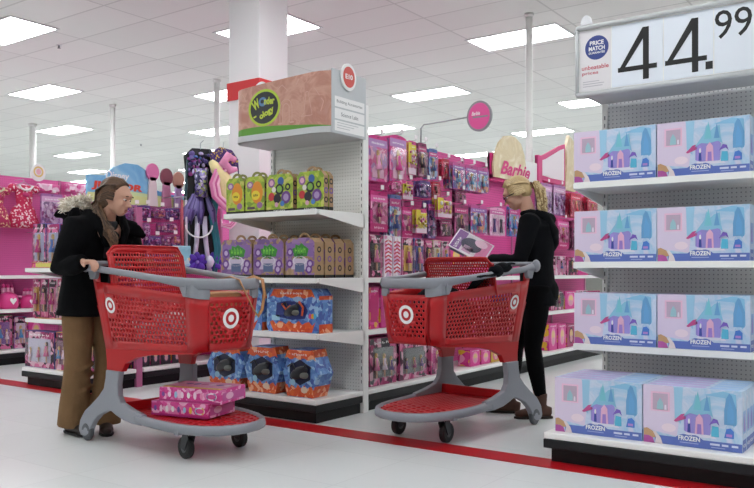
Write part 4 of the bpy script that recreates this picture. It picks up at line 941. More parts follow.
# ---- woman in the black coat
def woman_left():
    t = empty('person', (-4.535, 3.13, 0), radians(2), 'person with long brown hair, black fur-hooded coat and brown trousers pushing a cart', 'person')
    hd = V((.275, -.005, 1.515)); Rh = RE(radians(24), radians(17), radians(0))
    f1 = V((cos(-.1), sin(-.1), 0)); f2 = V((cos(-.6), sin(-.6), 0))
    P = dict(head=hd, R=Rh, neck=V((.18, 0, 1.375)), pelvis=V((.0, 0, .92)), chest=V((.10, 0, 1.2)),
             shr=V((.12, -.175, 1.31)), elr=V((.10, -.275, 1.06)), wrr=V((.29, -.255, 1.105)), shl=V((.13, .175, 1.31)), ell=V((.17, .235, 1.06)), wrl=V((.31, .16, 1.12)),
             hipr=V((0, -.09, .86)), knr=V((.02, -.10, .48)), anr=V((-.045, -.09, .09)), hipl=V((0.0, .09, .86)), knl=V((.07, .09, .48)), anl=V((.07, .07, .09)),
             ftr=f1, ftl=f2, handr=((1, .05, .0), (0, 0, 1), .75, 1), handl=((1, -.05, .0), (0, 0, 1), .75, -1))
    body(t, P, None)
    COAT = mat('black_coat', '#09090c', .9, spec=.12, bump=.25, bscale=60); m = MB()
    m.tube([V((-.005, 0, .765)), V((.0, 0, .86)), V((.01, 0, .98)), V((.05, 0, 1.12)), V((.09, 0, 1.24)), V((.12, 0, 1.33)), V((.13, 0, 1.38))],
           [(.21, .165), (.205, .16), (.19, .145), (.195, .145), (.205, .135), (.165, .10), (.09, .07)], COAT, 24, up=(1, 0, 0))
    for k, s in (('r', -1), ('l', 1)):
        a, b, c = P['sh' + k], P['el' + k], P['wr' + k]
        m.tube([a + V((0, -s * .06, .0)), a, a.lerp(b, .35), b, b.lerp(c, .5), c - (c - b).normalized() * .005], [.095, .104, .09, .07, .062, .052], COAT, 16)
        m.tube([a.lerp(b, .55), a.lerp(b, .6)], [.078, .078], COAT, 16)
    # quilting ridges and hem
    m.tube([V((-.005, 0, .765)), V((-.005, 0, .79))], [(.218, .172), (.214, .168)], COAT, 24, up=(1, 0, 0))
    # stand collar and lapels thrown open
    for s in (-1, 1):
        m.tube([V((.06, s * .09, 1.36)), V((.12, s * .115, 1.40)), V((.20, s * .10, 1.39)), V((.26, s * .085, 1.31)), V((.26, s * .05, 1.20))], [(.03, .045), (.024, .05), (.022, .05), (.022, .045), (.02, .03)], COAT, 12)
    m.tube([V((.22, .11, 1.34)), V((.26, .17, 1.31)), V((.285, .215, 1.27))], [(.02, .05), (.018, .045), (.01, .02)], COAT, 10)   # open front flap
    c = fused(m, 'coat', t, .010, 4)
    # hood folded on the back
    m = MB(); m.tube([V((.06, -.15, 1.40)), V((-.0, -.11, 1.40)), V((-.045, 0, 1.39)), V((-.0, .11, 1.40)), V((.06, .15, 1.40))], [(.035, .05), (.055, .07), (.065, .08), (.055, .07), (.035, .05)], COAT, 14)
    m.ball((-.05, -.03, 1.36), (.07, .13, .07), COAT, n=16); m.tube([V((-.02, -.12, 1.43)), V((-.08, -.17, 1.415)), V((-.10, -.19, 1.40))], [.04, .03, .012], COAT, 10)
    fused(m, 'hood', c, .010, 3)
    FUR = mat('cream_fur', '#fff8ec', .95, noise=.1, nscale=60); m = MB()
    def fr(rg, u):
        a = lerp(-2.4, .9, u) ; c0 = V((-.005 + .05 * cos(a) * .6, -.07 + .085 * sin(a), 1.475 + .02 * cos(a * 2)))
        c0 += V((rg.uniform(-.03, .03), rg.uniform(-.03, .03), rg.uniform(-.03, .03))); d = V((rg.uniform(-1, .3), rg.uniform(-1, 1), rg.uniform(-.3, 1))).normalized()
        return [c0, c0 + d * .015, c0 + d * .03 + V((0, 0, -.003)), c0 + d * .04 + V((0, 0, -.008))]
    strands(m, fr, 1100, [FUR, mat('beige_fur', '#d9ccb8', .95)], .0024, 3); m.ball((-.005, -.075, 1.465), (.045, .075, .042), FUR, n=12); m.build('fur_trim', c)
    m = MB(); m.box((-.02, -.012, 0), (.0, .012, .26), mat('coat_zip', '#3a3a3e', .3, .6)); m.build('zip', c, loc=(.222, 0, .93))
    SH = mat('dark_shirt', '#1b1b20', .8); m = MB(); m.tube([V((.13, 0, 1.15)), V((.17, 0, 1.28)), V((.185, 0, 1.375))], [(.09, .085), (.09, .075), (.062, .058)], SH, 16, up=(1, 0, 0)); fused(m, 'shirt', t, .01, 2)
    TR_ = mat('brown_corduroy', '#7d6145', .9, spec=.15, noise=.12, nscale=9, bump=.35, bscale=40); m = MB()
    m.tube([V((0, 0, .93)), V((0, 0, .84))], [(.165, .12), (.17, .125)], TR_, 20, up=(1, 0, 0))
    for k, s in (('r', -1), ('l', 1)):
        a, b, c_ = P['hip' + k], P['kn' + k], P['an' + k]
        m.tube([a + V((0, 0, .04)), a.lerp(b, .4), b, b.lerp(c_, .4), b.lerp(c_, .75), V((c_.x + .0, c_.y, .055))], [(.095, .105), (.092, .098), (.076, .085), (.08, .088), (.09, .095), (.098, .10)], TR_, 18, up=(0, 1, 0))
        for z, q, ph in ((.44, .02, .3), (.40, .016, 1.4), (.30, .015, .5), (.2, .018, 1.9), (.13, .022, .8), (.09, .02, 2.2)):   # creases
            x = b.lerp(c_, (.48 - z) / .39).x; m.tube([V((x + .085 * cos(ph + d_), b.y + .085 * s * 0 + (c_.y - b.y) * .5 + .088 * sin(ph + d_) - .0, z + .03 * d_)) for d_ in (-1.2, -.4, .4, 1.2)], [.004, .014, .014, .004], TR_, 8)
    tr = fused(m, 'trousers', t, .008, 3)
    SHO = mat('dark_brown_leather', '#2b1d17', .45); SOL = mat('black_sole', '#121212', .7)
    shoe(t, V((P['anr'].x, P['anr'].y, .09)), f1, SHO, SOL); shoe(t, V((P['anl'].x, P['anl'].y, .09)), f2, SHO, SOL)
    # hair: swept back, tied low, tail falling over the near shoulder
    H2 = [mat('dark_brown_hair', '#58402e', .5), mat('mid_brown_hair', '#6e5038', .5), mat('deep_brown_hair', '#402c20', .5)]
    HR = mat('dark_brown_hair', '#4c3626', .5, noise=.3, nscale=25); m = MB()
    def W(p): return hd + Rh @ V(p)
    m.ball(W((-.030, 0, .036)), (.094, .080, .090), HR, Rh, 20, 14); m.ball(W((-.055, 0, -.015)), (.065, .074, .085), HR, Rh, 18, 12)
    hb = fused(m, 'hair', t, .006, 2)
    m = MB()
    def top(rg, u):
        y = rg.uniform(-1, 1); x0 = .060 - .035 * abs(y); a0 = V((x0, .062 * y, .098 - .045 * y * y)); e = V((-.10, -.035 + .03 * y, -.055))
        return [W(a0), W((.005, .080 * y, .124 - .05 * y * y)), W((-.055, .088 * y, .112 - .055 * y * y)), W((-.11, .07 * y, .04 - .03 * abs(y))), W(e), W(e + V((-.01, -.01, -.03)))]
    strands(m, top, 330, H2, .0036, 5)
    def sidew(rg, u):
        s = 1 if rg.random() < .5 else -1; z = rg.uniform(-.02, .07)
        return [W((.022 - .02 * rg.random(), s * .070, z)), W((-.015, s * .084, z + .0)), W((-.06, s * .078, z - .03)), W((-.1, s * .04 - .02, z * .3 - .05)), W((-.10, -.03, -.08))]
    strands(m, sidew, 260, H2, .0036, 6)
    def tail(rg, u):
        j = lambda q: V((rg.uniform(-q, q), rg.uniform(-q, q), rg.uniform(-q, q)))
        e = rg.uniform(.0, .08)
        return [W((-.085, -.03, -.04)) + j(.02), W((-.075, -.055, -.10)) + j(.02), V((.225, -.075, 1.38)) + j(.022), V((.29, -.075, 1.30)) + j(.024), V((.315, -.055, 1.22 + e * .3)) + j(.02), V((.315, -.045, 1.16 + e)) + j(.012)]
    strands(m, tail, 230, H2, .0048, 7)
    m.build('long_hair', hb)
    return t
WL = woman_left()

def woman_right():
    t = empty('person', (-2.43, 5.36, 0), radians(203), 'person with blonde ponytail and glasses in black hooded top and leggings, reading a package', 'person')
    hd = V((.118, 0, 1.615)); Rh = RE(radians(0), radians(28), 0)
    f1 = V((cos(-.05), sin(-.05), 0)); f2 = V((cos(.3), sin(.3), 0))
    P = dict(head=hd, R=Rh, neck=V((.035, 0, 1.485)), pelvis=V((-.03, 0, .97)), chest=V((-.02, 0, 1.28)),
             shr=V((.02, -.165, 1.40)), elr=V((.11, -.22, 1.13)), wrr=V((.33, -.13, 1.135)), shl=V((.02, .165, 1.40)), ell=V((.085, .235, 1.125)), wrl=V((.315, .13, 1.12)),
             hipr=V((-.03, -.09, .90)), knr=V((.13, -.09, .50)), anr=V((.17, -.08, .1)), hipl=V((-.035, .09, .90)), knl=V((-.0, .09, .50)), anl=V((-.055, .10, .1)),
             ftr=f1, ftl=f2, handr=((.85, .1, .25), (.0, -.5, .6), .55, 1), handl=((.9, -.1, .2), (-.2, .5, .7), .55, -1))
    P['anr'] = V((.17, -.08, .1))
    body(t, P, None)
    HD = mat('black_hoodie', '#0b0c10', .9, spec=.12, bump=.2, bscale=60); m = MB()
    m.tube([V((-.03, 0, .80)), V((-.03, 0, .88)), V((-.03, 0, .98)), V((-.022, 0, 1.10)), V((-.022, 0, 1.24)), V((-.02, 0, 1.36)), V((.005, 0, 1.44)), V((.02, 0, 1.475))],
           [(.185, .135), (.19, .138), (.18, .125), (.165, .12), (.18, .135), (.175, .13), (.12, .09), (.07, .06)], HD, 24, up=(1, 0, 0))
    for k, s in (('r', -1), ('l', 1)):
        a, b, c = P['sh' + k], P['el' + k], P['wr' + k]
        m.tube([a + V((0, -s * .06, .0)), a, a.lerp(b, .4), b, b.lerp(c, .5), c - (c - b).normalized() * .01], [.072, .078, .066, .058, .05, .04], HD, 16)
        m.tube([c - (c - b).normalized() * .05, c - (c - b).normalized() * .01], [.045, .044], HD, 14)
    ho = fused(m, 'hooded_top', t, .009, 4)
    m = MB(); m.tube([V((.085, -.075, 1.46)), V((.02, -.10, 1.465)), V((-.07, -.085, 1.44)), V((-.115, 0, 1.42)), V((-.07, .085, 1.44)), V((.02, .10, 1.465)), V((.085, .075, 1.46))], [.02, .03, .042, .05, .042, .03, .02], HD, 12)
    m.tube([V((-.10, -.07, 1.42)), V((-.145, -.03, 1.33)), V((-.15, 0, 1.25)), V((-.13, 0, 1.19))], [(.05, .03), (.085, .04), (.075, .035), (.03, .02)], HD, 14, up=(1, 0, 0)); m.tube([V((-.10, .07, 1.42)), V((-.145, .03, 1.33)), V((-.15, 0, 1.25))], [(.05, .03), (.08, .04), (.05, .03)], HD, 12, up=(1, 0, 0))
    fused(m, 'hood', ho, .009, 3)
    LG = mat('black_leggings', '#08080a', .9, spec=.1); m = MB()
    m.ball((-.05, 0, .90), (.135, .155, .13), LG, n=20, k=14)
    for k, s in (('r', -1), ('l', 1)):
        a, b, c_ = P['hip' + k], P['kn' + k], P['an' + k]
        m.tube([a + V((0, 0, .05)), a.lerp(b, .4), b, b.lerp(c_, .35), c_ + V((0, 0, .05))], [(.098, .108), (.088, .094), (.062, .066), (.062, .07), (.042, .045)], LG, 18, up=(0, 1, 0))
    fused(m, 'leggings', t, .009, 4)
    BT = mat('brown_suede_boot', '#4a2c20', .7, noise=.15, nscale=30); SOL = mat('boot_sole', '#2b211c', .7)
    shoe(t, P['anr'], f1, BT, SOL, boot=.06, name='ankle_boot'); shoe(t, P['anl'], f2, BT, SOL, boot=.06, name='ankle_boot')
    H2 = [mat('blonde_hair', '#c2a678', .5), mat('light_blonde_hair', '#d9c296', .5), mat('dark_blonde_hair', '#94784e', .5)]
    HR = mat('blonde_hair', '#c2a678', .5, noise=.35, nscale=30); m = MB()
    def W(p): return hd + Rh @ V(p)
    m.ball(W((-.026, 0, .034)), (.096, .081, .091), HR, Rh, 20, 14); m.ball(W((-.05, 0, .0)), (.065, .074, .07), HR, Rh, 18, 12)
    hb = fused(m, 'hair', t, .006, 2); m = MB(); kn = V((-.115, 0, .0))
    def top(rg, u):
        y = rg.uniform(-1, 1); 
        return [W((.072 - .03 * abs(y), .06 * y, .088 - .04 * y * y)), W((.03, .084 * y, .122 - .05 * y * y)), W((-.05, .09 * y, .11 - .06 * y * y)), W((-.1, .06 * y, .05 - .02 * abs(y))), W(kn + V((.0, .012 * y, .0)))]
    strands(m, top, 330, H2, .0036, 15)
    def sd(rg, u):
        s = 1 if rg.random() < .5 else -1; z = rg.uniform(-.035, .07)
        return [W((.048, s * .066, max(z, .0))), W((-.005, s * .086, z + .01)), W((-.06, s * .07, z * .7 + .0)), W(kn + V((.01, s * .012, rg.uniform(-.02, .02))))]
    strands(m, sd, 260, H2, .0036, 16)
    def tail(rg, u):
        j = lambda q: V((rg.uniform(-q, q), rg.uniform(-q, q), rg.uniform(-q, q))); e = rg.uniform(0, .07); k0 = W(kn)
        return [k0 + j(.012), k0 + V((-.04, 0, .012)) + j(.02), k0 + V((-.07, 0, -.05)) + j(.034), k0 + V((-.08, 0, -.12)) + j(.034), k0 + V((-.085, 0, -.19 + e * .4)) + j(.03), k0 + V((-.10, 0, -.25 + e)) + j(.02)]
    strands(m, tail, 300, H2, .0062, 17); m.build('ponytail', hb)
    MB().tube([W(kn + V((-.012, .022 * cos(q), .022 * sin(q)))) for q in [2 * pi * i / 12 for i in range(12)]], .006, mat('hair_tie', '#6b5334', .7), 6, closed=True).build('hair_tie', hb)
    GL = mat('glasses_frame', '#141416', .3); m = MB()
    for s in (-1, 1):
        m.tube([W((.100 - .006 * abs(cos(q)), s * .032 + .025 * cos(q), .0 + .018 * sin(q))) for q in [2 * pi * i / 16 for i in range(16)]], .0032, GL, 6, closed=True)
        m.tube([W((.098, s * .057, .006)), W((.06, s * .074, .006)), W((-.01, s * .082, .0))], .0032, GL, 6)
    m.tube([W((.102, -.008, .004)), W((.104, 0, .007)), W((.102, .008, .004))], .003, GL, 6); m.build('glasses', hb)
    return t
WR = woman_right()
# doll package held over the cart
def held_pack():
    c = V((-2.43, 5.36, 0)); a = radians(203); f = V((cos(a), sin(a), 0)); l = V((-sin(a), cos(a), 0))
    W, H_ = .22, .29
    m = MB().box((-W / 2, 0, -.0), (W / 2, .006, H_), ink('#efe6ee'), bev=.001); F = Fr((-W / 2, 0, 0), (1, 0, 0), (0, 0, 1))
    m.pr(F, .01, .01, W - .01, H_ * .3, ink('#e48ab8'), 1); m.pr(F, .01, H_ * .72, W - .01, H_ - .01, ink('#8a5a9e'), 1); m.el(F, W * .5, H_ * .5, .07, .08, ink('#3a3550'), 2); m.el(F, W * .75, H_ * .3, .04, .05, ink('#f2c9de'), 3); squig(m, F, W * .35, H_ * .84, .12, .03, INKW, 3, 5); m.pr(F, .02, H_ * .42, .09, H_ * .66, ink('#d7a5c8'), 2)
    Fb = Fr((W / 2, .006, 0), (-1, 0, 0), (0, 0, 1)); m.pr(Fb, .01, .01, W - .01, H_ - .01, ink('#e9e3ea'), 1); m.pr(Fb, .02, .04, .12, .2, ink('#9b87b0'), 2); m.pr(Fb, .14, .15, .24, .27, ink('#4a4458'), 2); m.el(Fb, .18, .08, .045, .05, ink('#e889b6'), 2)
    o = m.build('doll_package'); B = MB(); B.box((-W * .4, -.035, .03), (W * .4, 0, H_ * .92), clear('blister_plastic')); B.build('clear_blister', o)
    o.location = c + f * .32 + V((0, 0, 1.17))
    # tilted: top leans away from her, printed side up toward her
    X = (l * 1).normalized(); Z = (f * .86 + V((0, 0, .46))).normalized(); n_ = l * .62 + V((0, 0, .62)) - f * .2; Y = -(n_ - Z * n_.dot(Z)).normalized(); X = Y.cross(Z)
    Mx = Matrix((X, Y, Z)).transposed();  o.rotation_euler = Mx.to_euler()
    tag(o, 'white and pink doll package with a clear front held open-handed by the blonde person', 'toy package')
held_pack()
# ------------------------------------------------------------------ toy packages
def doll(m, c, h, hair, dress, skin='#d8a98c', n=8):
    """small fashion doll, height h, standing, facing -y"""
    c = V(c); m.tube([c, c + V((0, 0, .45 * h))], [.02 * h, .035 * h], ink(skin), n); m.tube([c + V((.05 * h, 0, 0)), c + V((.035 * h, 0, .45 * h))], [.02 * h, .035 * h], ink(skin), n)
    m.tube([c + V((.02 * h, 0, .3 * h)), c + V((.02 * h, 0, .5 * h)), c + V((.02 * h, 0, .62 * h)), c + V((.02 * h, 0, .78 * h))], [.15 * h, .09 * h, .05 * h, .075 * h], ink(dress), n + 2)
    for s in (-1, 1): m.tube([c + V((.02 * h + s * .075 * h, 0, .76 * h)), c + V((.02 * h + s * .13 * h, -.02 * h, .6 * h)), c + V((.02 * h + s * .12 * h, -.05 * h, .47 * h))], .017 * h, ink(skin), 6)
    m.ball(c + V((.02 * h, 0, .89 * h)), (.055 * h, .055 * h, .07 * h), ink(skin), n=8, k=6); m.ball(c + V((.02 * h, .02 * h, .9 * h)), (.075 * h, .055 * h, .085 * h), ink(hair), n=8, k=6); m.tube([c + V((.02 * h, .04 * h, .88 * h)), c + V((.02 * h, .05 * h, .6 * h))], [.07 * h, .04 * h], ink(hair), 8)
def accessory(m, W, z, rg, cols):
    for i in range(4):
        x = -W * .3 + W * .2 * i; m.ball((x, -.012, z + rg.uniform(-.02, .03)), (W * .07, .01, W * .08), ink(rg.choice(cols)), n=8, k=5)
CLR = clear('blister_plastic', '#fbf6fa', .10)
def make_card(W, H_, style, seed=0, thick=.022):
    rg = random.Random(seed); bg, top, low, pal, toy = STY[style]
    arch = style in ('castle', 'dress')
    pts = [(-W / 2, 0), (W / 2, 0), (W / 2, H_ - .03)] + ([(W / 2 * cos(q), H_ - .03 + .03 * sin(q)) for q in [pi * i / 8 for i in range(1, 8)]] if arch else [(W / 2 - .01, H_), (-W / 2 + .01, H_)]) + [(-W / 2, H_ - .03)]
    m = MB().prism([(x, 0, z) for x, z in pts], (0, .0025, 0), ink(bg)); F = Fr((-W / 2, 0, 0), (1, 0, 0), (0, 0, 1))
    Pm = printed('print_' + style, pal, 26)
    m.pr(F, .004, .004, W - .004, H_ * .96 - .03, Pm, 1)
    if top: m.pr(F, .004, H_ * .74, W - .004, H_ - .032, ink(top), 2); squig(m, F, W * .5, H_ * .82, W * .7, H_ * .05, INKW, 3, 5)
    if low: m.pr(F, .004, .004, W - .004, H_ * .2, ink(low), 2); squig(m, F, W * .5, H_ * .1, W * .6, H_ * .06, ink('#f2cfe2'), 3, 6)
    if style == 'castle': m.poly(F, [(W * .2, H_ * .08), (W * .2, H_ * .26), (W * .32, H_ * .34), (W * .4, H_ * .27), (W * .5, H_ * .42), (W * .6, H_ * .27), (W * .7, H_ * .33), (W * .8, H_ * .25), (W * .8, H_ * .08)], ink('#f0b9d8'), 4)
    if style == 'yellow': m.pr(F, .0, H_ * .35, W * .4, H_ * .95, ink('#e0cf3c'), 4)
    m.pr(F, W / 2 - .012, H_ - .022, W / 2 + .012, H_ - .016, INKK, 4)
    Fb = Fr((W / 2, .0025, 0), (-1, 0, 0), (0, 0, 1)); m.pr(Fb, .006, .006, W - .006, H_ - .035, ink('#e7dbe3'), 1)
    o = m.build('toy_card')
    z0, z1 = H_ * (.2 if low else .05), H_ * (.73 if top else .9)
    b = MB().box((-W * .42, -thick, z0), (W * .42, -.0015, z1), CLR, bev=.004, seg=1); b.build('clear_blister', o)
    tm = MB()
    if toy == 'doll': doll(tm, (-.01, -thick * .5, z0 + .005), (z1 - z0) * .93, rg.choice(['#d9b45c', '#3a2519', '#e2c27a']), rg.choice(pal)); tm.build('small_doll', o)
    elif toy == 'dresses':
        for s in (-1, 1):
            x = s * W * .22; tm.prism([(x - .03, -.012, z0 + .02), (x + .03, -.012, z0 + .02), (x + .012, -.012, z0 + .09), (x + .022, -.012, z0 + .15), (x - .022, -.012, z0 + .15), (x - .012, -.012, z0 + .09)], (0, .008, 0), ink('#4a2f7a' if s < 0 else '#3a2a4a'))
        tm.build('doll_dresses', o)
    else: accessory(tm, W, lerp(z0, z1, .35), rg, pal); accessory(tm, W, lerp(z0, z1, .7), rg, pal); tm.build('toy_pieces', o)
    return o
STY = dict(
    castle=('#d92f8c', '#b98ac4', None, ['#e04a9c', '#c77fc0', '#d92f8c', '#b07ac0', '#f0a6cc'], 'doll'),
    magenta=('#d0267f', '#e86ab0', '#c21f74', ['#d33d8d', '#b02a70', '#e583b8', '#8a2a62', '#f0b6d2'], 'doll'),
    dark=('#8e2a5e', '#c0407f', None, ['#5a2148', '#8e3a6a', '#3a1a30', '#b5558a', '#d0a0b8'], 'doll'),
    blue=('#5a6fb0', '#c23b86', None, ['#4f78c0', '#8fb0dc', '#3a4a86', '#c84a92', '#e2e0ee'], 'doll'),
    yellow=('#d8498f', '#e0cf3c', '#e9cfe0', ['#e0cf3c', '#e78ab8', '#f1e6ee', '#cf4a90', '#d9c04a'], 'bits'),
    multi=('#c24a92', '#9a6ab0', None, ['#6fa6cf', '#c24a92', '#e0d6e6', '#5a4a9a', '#e2926a', '#3a6a9a'], 'doll'),
    dress=('#e59cc4', '#c95a9c', None, ['#e8b4d2', '#f0d0e2', '#d784b4', '#e8b4d2'], 'dresses'),
    lilac=('#a86aa8', '#d7a6cc', None, ['#a878b4', '#c9a6cf', '#7f5592', '#d9c0dc', '#8a3a78'], 'bits'),
    red=('#c0163f', '#d83a5f', None, ['#b5123a', '#d8405a', '#7f0f2a', '#c92a5a', '#e58aa0'], 'doll'),
    purple=('#6b4a92', '#c24a92', None, ['#5d3f86', '#8a6ab0', '#b04a8f', '#c9b0d6', '#3a2a5a'], 'bits'),
    sheriff=('#9a4f86', '#c24a92', '#5a3a6a', ['#a8688f', '#c98a6a', '#6a4a8a', '#dcb0cc', '#7a3a66'], 'bits'),
    lego=('#6a8fd0', '#5b79b8', '#8a5aa0', ['#7fa6dc', '#e0d060', '#5a6fb0', '#c9d6ee', '#b06ab0'], 'bits'))
HOOKS = mat('hook_wire', '#b9b9bd', .3, .7); TAGM = ink('#efe6ea')
def hook(run, X0, xw, y, z, L_):
    """wire peg hook sticking out of a back panel, child of the shelving"""
    o = run.location
    m = MB().tube([(X0 - o.x, y - o.y, z - o.z), (xw - o.x, y - o.y, z - o.z), (xw + .006 - o.x, y - o.y, z + .012 - o.z)], .003, HOOKS, 6)
    hk = m.build('peg_hook', run); MB().box((xw + .004 - o.x, y - .022 - o.y, z + .008 - o.z), (xw + .007 - o.x, y + .022 - o.y, z + .042 - o.z), TAGM, bev=.001, seg=1).build('price_tag', hk)
def cluster(run, xb, xf, px0, px1, yt, yb, style, n, where, grp, cols=1, gap=.032, seed=0, arr=None, noun=None):
    A, B = onX(px0, yt, xf), onX(px1, yt, xf); zt_ = onX(px0, yt, xf).z; zb = onX(px0, yb, xf).z; H_ = zt_ - zb
    wy = (B.y - A.y) / cols; W = min(wy * .93, .34)
    o0 = make_card(W, H_, style, seed); first = True
    for c in range(cols):
        y = A.y + wy * (c + .5); hook(run, xb + .001, xf + .03, y, zt_ + .004, xf)
        for k in range(n):
            lab = '%s, %s' % (where if cols == 1 else where + ', ' + ['left hook', 'middle hook', 'right hook'][c if cols == 3 else c * 2], ['front', 'second back', 'third back', 'fourth back', 'fifth back', 'sixth back'][k])
            loc = V((xf - k * gap, y + random.uniform(-.006, .006), zb)); rz = pi / 2 + random.uniform(-.02, .02)
            if first: o = o0; o.location = loc; o.rotation_euler.z = rz; tag(o, lab, 'toy package', grp); first = False; kids(o0)
            else: dup(o0, loc, rz, lab)
GA = 'hanging doll packages on the doll aisle wall'
XB = -3.925
C_ = lambda *a, **k: cluster(R1, XB, *a, **k)
C_(-3.56, 368, 388, 133, 180, 'castle', 4, 'lilac-topped magenta dress-up card, top row, nearest the white upright', GA, seed=1)
C_(-3.58, 389, 407, 133, 181, 'castle', 4, 'lilac-topped magenta dress-up card, top row, second hook from the upright', GA, seed=2)
C_(-3.62, 408, 417, 140, 174, 'yellow', 3, 'yellow-marked small card, top row, third hook from the upright', GA, seed=3)
C_(-3.62, 418, 427, 142, 176, 'dark', 4, 'dark plum card, top row, fourth hook from the upright', GA, seed=4)
C_(-3.64, 429, 438, 148, 178, 'blue', 3, 'blue doll card, top row, fifth hook from the upright', GA, seed=5)
C_(-3.60, 452, 489, 161, 188, 'multi', 4, 'multicoloured doll card in the block below the round aisle sign', GA, cols=3, seed=6)
C_(-3.56, 369, 388, 190, 231, 'magenta', 4, 'magenta doll card, second row, nearest the white upright', GA, seed=7)
C_(-3.58, 389, 401, 194, 240, 'blue', 4, 'tall blue and dark doll card, second row beside the magenta ones', GA, seed=8)
C_(-3.62, 402, 413, 180, 199, 'yellow', 3, 'short yellow card between the top and second rows', GA, seed=9)
C_(-3.58, 402, 415, 206, 237, 'magenta', 3, 'pink doll card, second row, under the short yellow ones', GA, seed=10)
C_(-3.54, 415, 427, 208, 233, 'yellow', 3, 'yellow and white card, second row middle, sticking out', GA, seed=11)
C_(-3.62, 428, 436, 200, 238, 'purple', 3, 'purple card, second row, behind the yellow and white ones', GA, seed=12)
C_(-3.56, 437, 452, 196, 217, 'yellow', 3, 'yellow and white card at the right of the second row', GA, seed=13)
C_(-3.64, 440, 452, 219, 236, 'dark', 3, 'small plum card below the right yellow ones', GA, seed=14)
C_(-3.62, 454, 469, 204, 236, 'dark', 4, 'dark pink card, second row, left of the colourful block', GA, seed=15)
C_(-3.60, 470, 487, 204, 233, 'multi', 4, 'colourful doll card, second row, beside the dress card', GA, seed=16)
C_(-3.58, 488, 507, 206, 235, 'dress', 3, 'pale pink card with two doll dresses in front of the blonde person', GA, seed=17)
C_(-3.60, 540, 552, 182, 212, 'lilac', 3, 'lilac card behind the ponytail, upper row', GA, seed=18)
C_(-3.60, 553, 566, 184, 214, 'lilac', 3, 'lilac card right of the ponytail, upper row', GA, seed=19)
C_(-3.52, 568, 584, 192, 216, 'red', 4, 'red card beside the castle playset boxes, upper row left', GA, seed=20)
C_(-3.52, 585, 600, 196, 218, 'red', 4, 'red card beside the castle playset boxes, upper row right', GA, seed=21)
C_(-3.60, 556, 570, 218, 248, 'magenta', 3, 'magenta card right of the black hooded top, middle row', GA, seed=22)
C_(-3.60, 571, 584, 220, 250, 'dark', 3, 'plum card behind the castle boxes, middle row', GA, seed=23)
C_(-3.66, 441, 450, 158, 178, 'red', 2, 'small red-pink pack in the gap left of the multicoloured block', GA, seed=61)
C_(-3.70, 388, 400, 240, 252, 'purple', 2, 'small violet pack hanging low by the white box tops', GA, seed=62) if False else None
C_(-3.50, 391, 402, 180, 191, 'magenta', 2, 'tiny pink pack hanging between the rows by the third hook', GA, seed=63)
C_(-3.60, 419, 431, 180, 196, 'purple', 3, 'violet pack between the rows under the dark plum cards', GA, seed=64)
C_(-3.62, 432, 441, 181, 197, 'red', 3, 'reddish pack between the rows under the blue cards', GA, seed=65)
C_(-3.62, 455, 466, 190, 202, 'dark', 2, 'small dark pack just under the multicoloured block', GA, seed=66)
C_(-3.60, 509, 519, 206, 236, 'blue', 2, 'blue card mostly hidden behind the black hooded top', GA, seed=67)
C_(-3.60, 540, 554, 216, 250, 'magenta', 3, 'magenta card touching the back of the black hooded top', GA, seed=68)
C_(-3.60, 585, 598, 224, 250, 'magenta', 3, 'magenta card just left of the castle boxes, middle row', GA, seed=69)
# shelves of boxed dolls
def toybox(name, W, D, H_, cols, seed, style):
    rg = random.Random(seed); pm = printed('boxprint_' + style, cols, 20); m = MB().box((-W / 2, 0, 0), (W / 2, D, H_), ink(cols[0]), bev=.002)
    F = Fr((-W / 2, 0, 0), (1, 0, 0), (0, 0, 1)); m.pr(F, .004, .004, W - .004, H_ - .004, pm, 1)
    if style == 'zig':
        for k in range(9): 
            z = .03 + k * (H_ - .06) / 9; h = (H_ - .06) / 9
            m.poly(F, [(W * .1, z), (W * .5, z + h * .55), (W * .9, z), (W * .9, z + h * .45), (W * .5, z + h), (W * .1, z + h * .45)], ink('#c8324f'), 2)
    elif style == 'oval':
        m.pr(F, .004, .004, W - .004, H_ - .004, ink(cols[0]), 2); m.el(F, W * .5, H_ * .5, W * .3, H_ * .36, ink(cols[1]), 3, 16); m.el(F, W * .5, H_ * .56, W * .2, H_ * .2, ink('#e2c486'), 4, 12); m.el(F, W * .5, H_ * .35, W * .17, H_ * .15, ink('#d9a3b0'), 5, 12)
    else:
        m.pr(F, W * .12, H_ * .16, W * .88, H_ * .8, ink(cols[-1]), 2)
    squig(m, F, W * .5, H_ * .9, W * .7, H_ * .06, INKW, 4, 5)
    F = Fr((-W / 2, D, 0), (0, -1, 0), (0, 0, 1)); m.pr(F, .006, .006, D - .006, H_ - .006, pm, 1)
    F = Fr((W / 2, 0, 0), (0, 1, 0), (0, 0, 1)); m.pr(F, .006, .006, D - .006, H_ - .006, pm, 1)
    o = m.build(name)
    if style in ('doll', 'set'):
        z0, z1 = H_ * .16, H_ * .8; tm = MB()
        if style == 'doll': doll(tm, (-.005, -.012, z0 + .004), (z1 - z0) * .95, rg.choice(['#e2c27a', '#d9b45c', '#4a2f20']), rg.choice(['#b52a78', '#2a2230', '#d9709f', '#4f6fb8']))
        else:
            for q in (-.27, .02, .28): doll(tm, (W * q - .01, -.012, z0 + .004), (z1 - z0) * rg.uniform(.6, .9), rg.choice(['#e2c27a', '#d9b45c', '#4a2f20']), rg.choice(['#b52a78', '#d9709f', '#4f8fc8', '#e9d0e0', '#6a3f92']))
        tm.build('toy_doll', o); MB().box((-W * .4, -.03, z0), (W * .4, -.0025, z1), CLR, bev=.003, seg=1).build('clear_window', o)
    return o
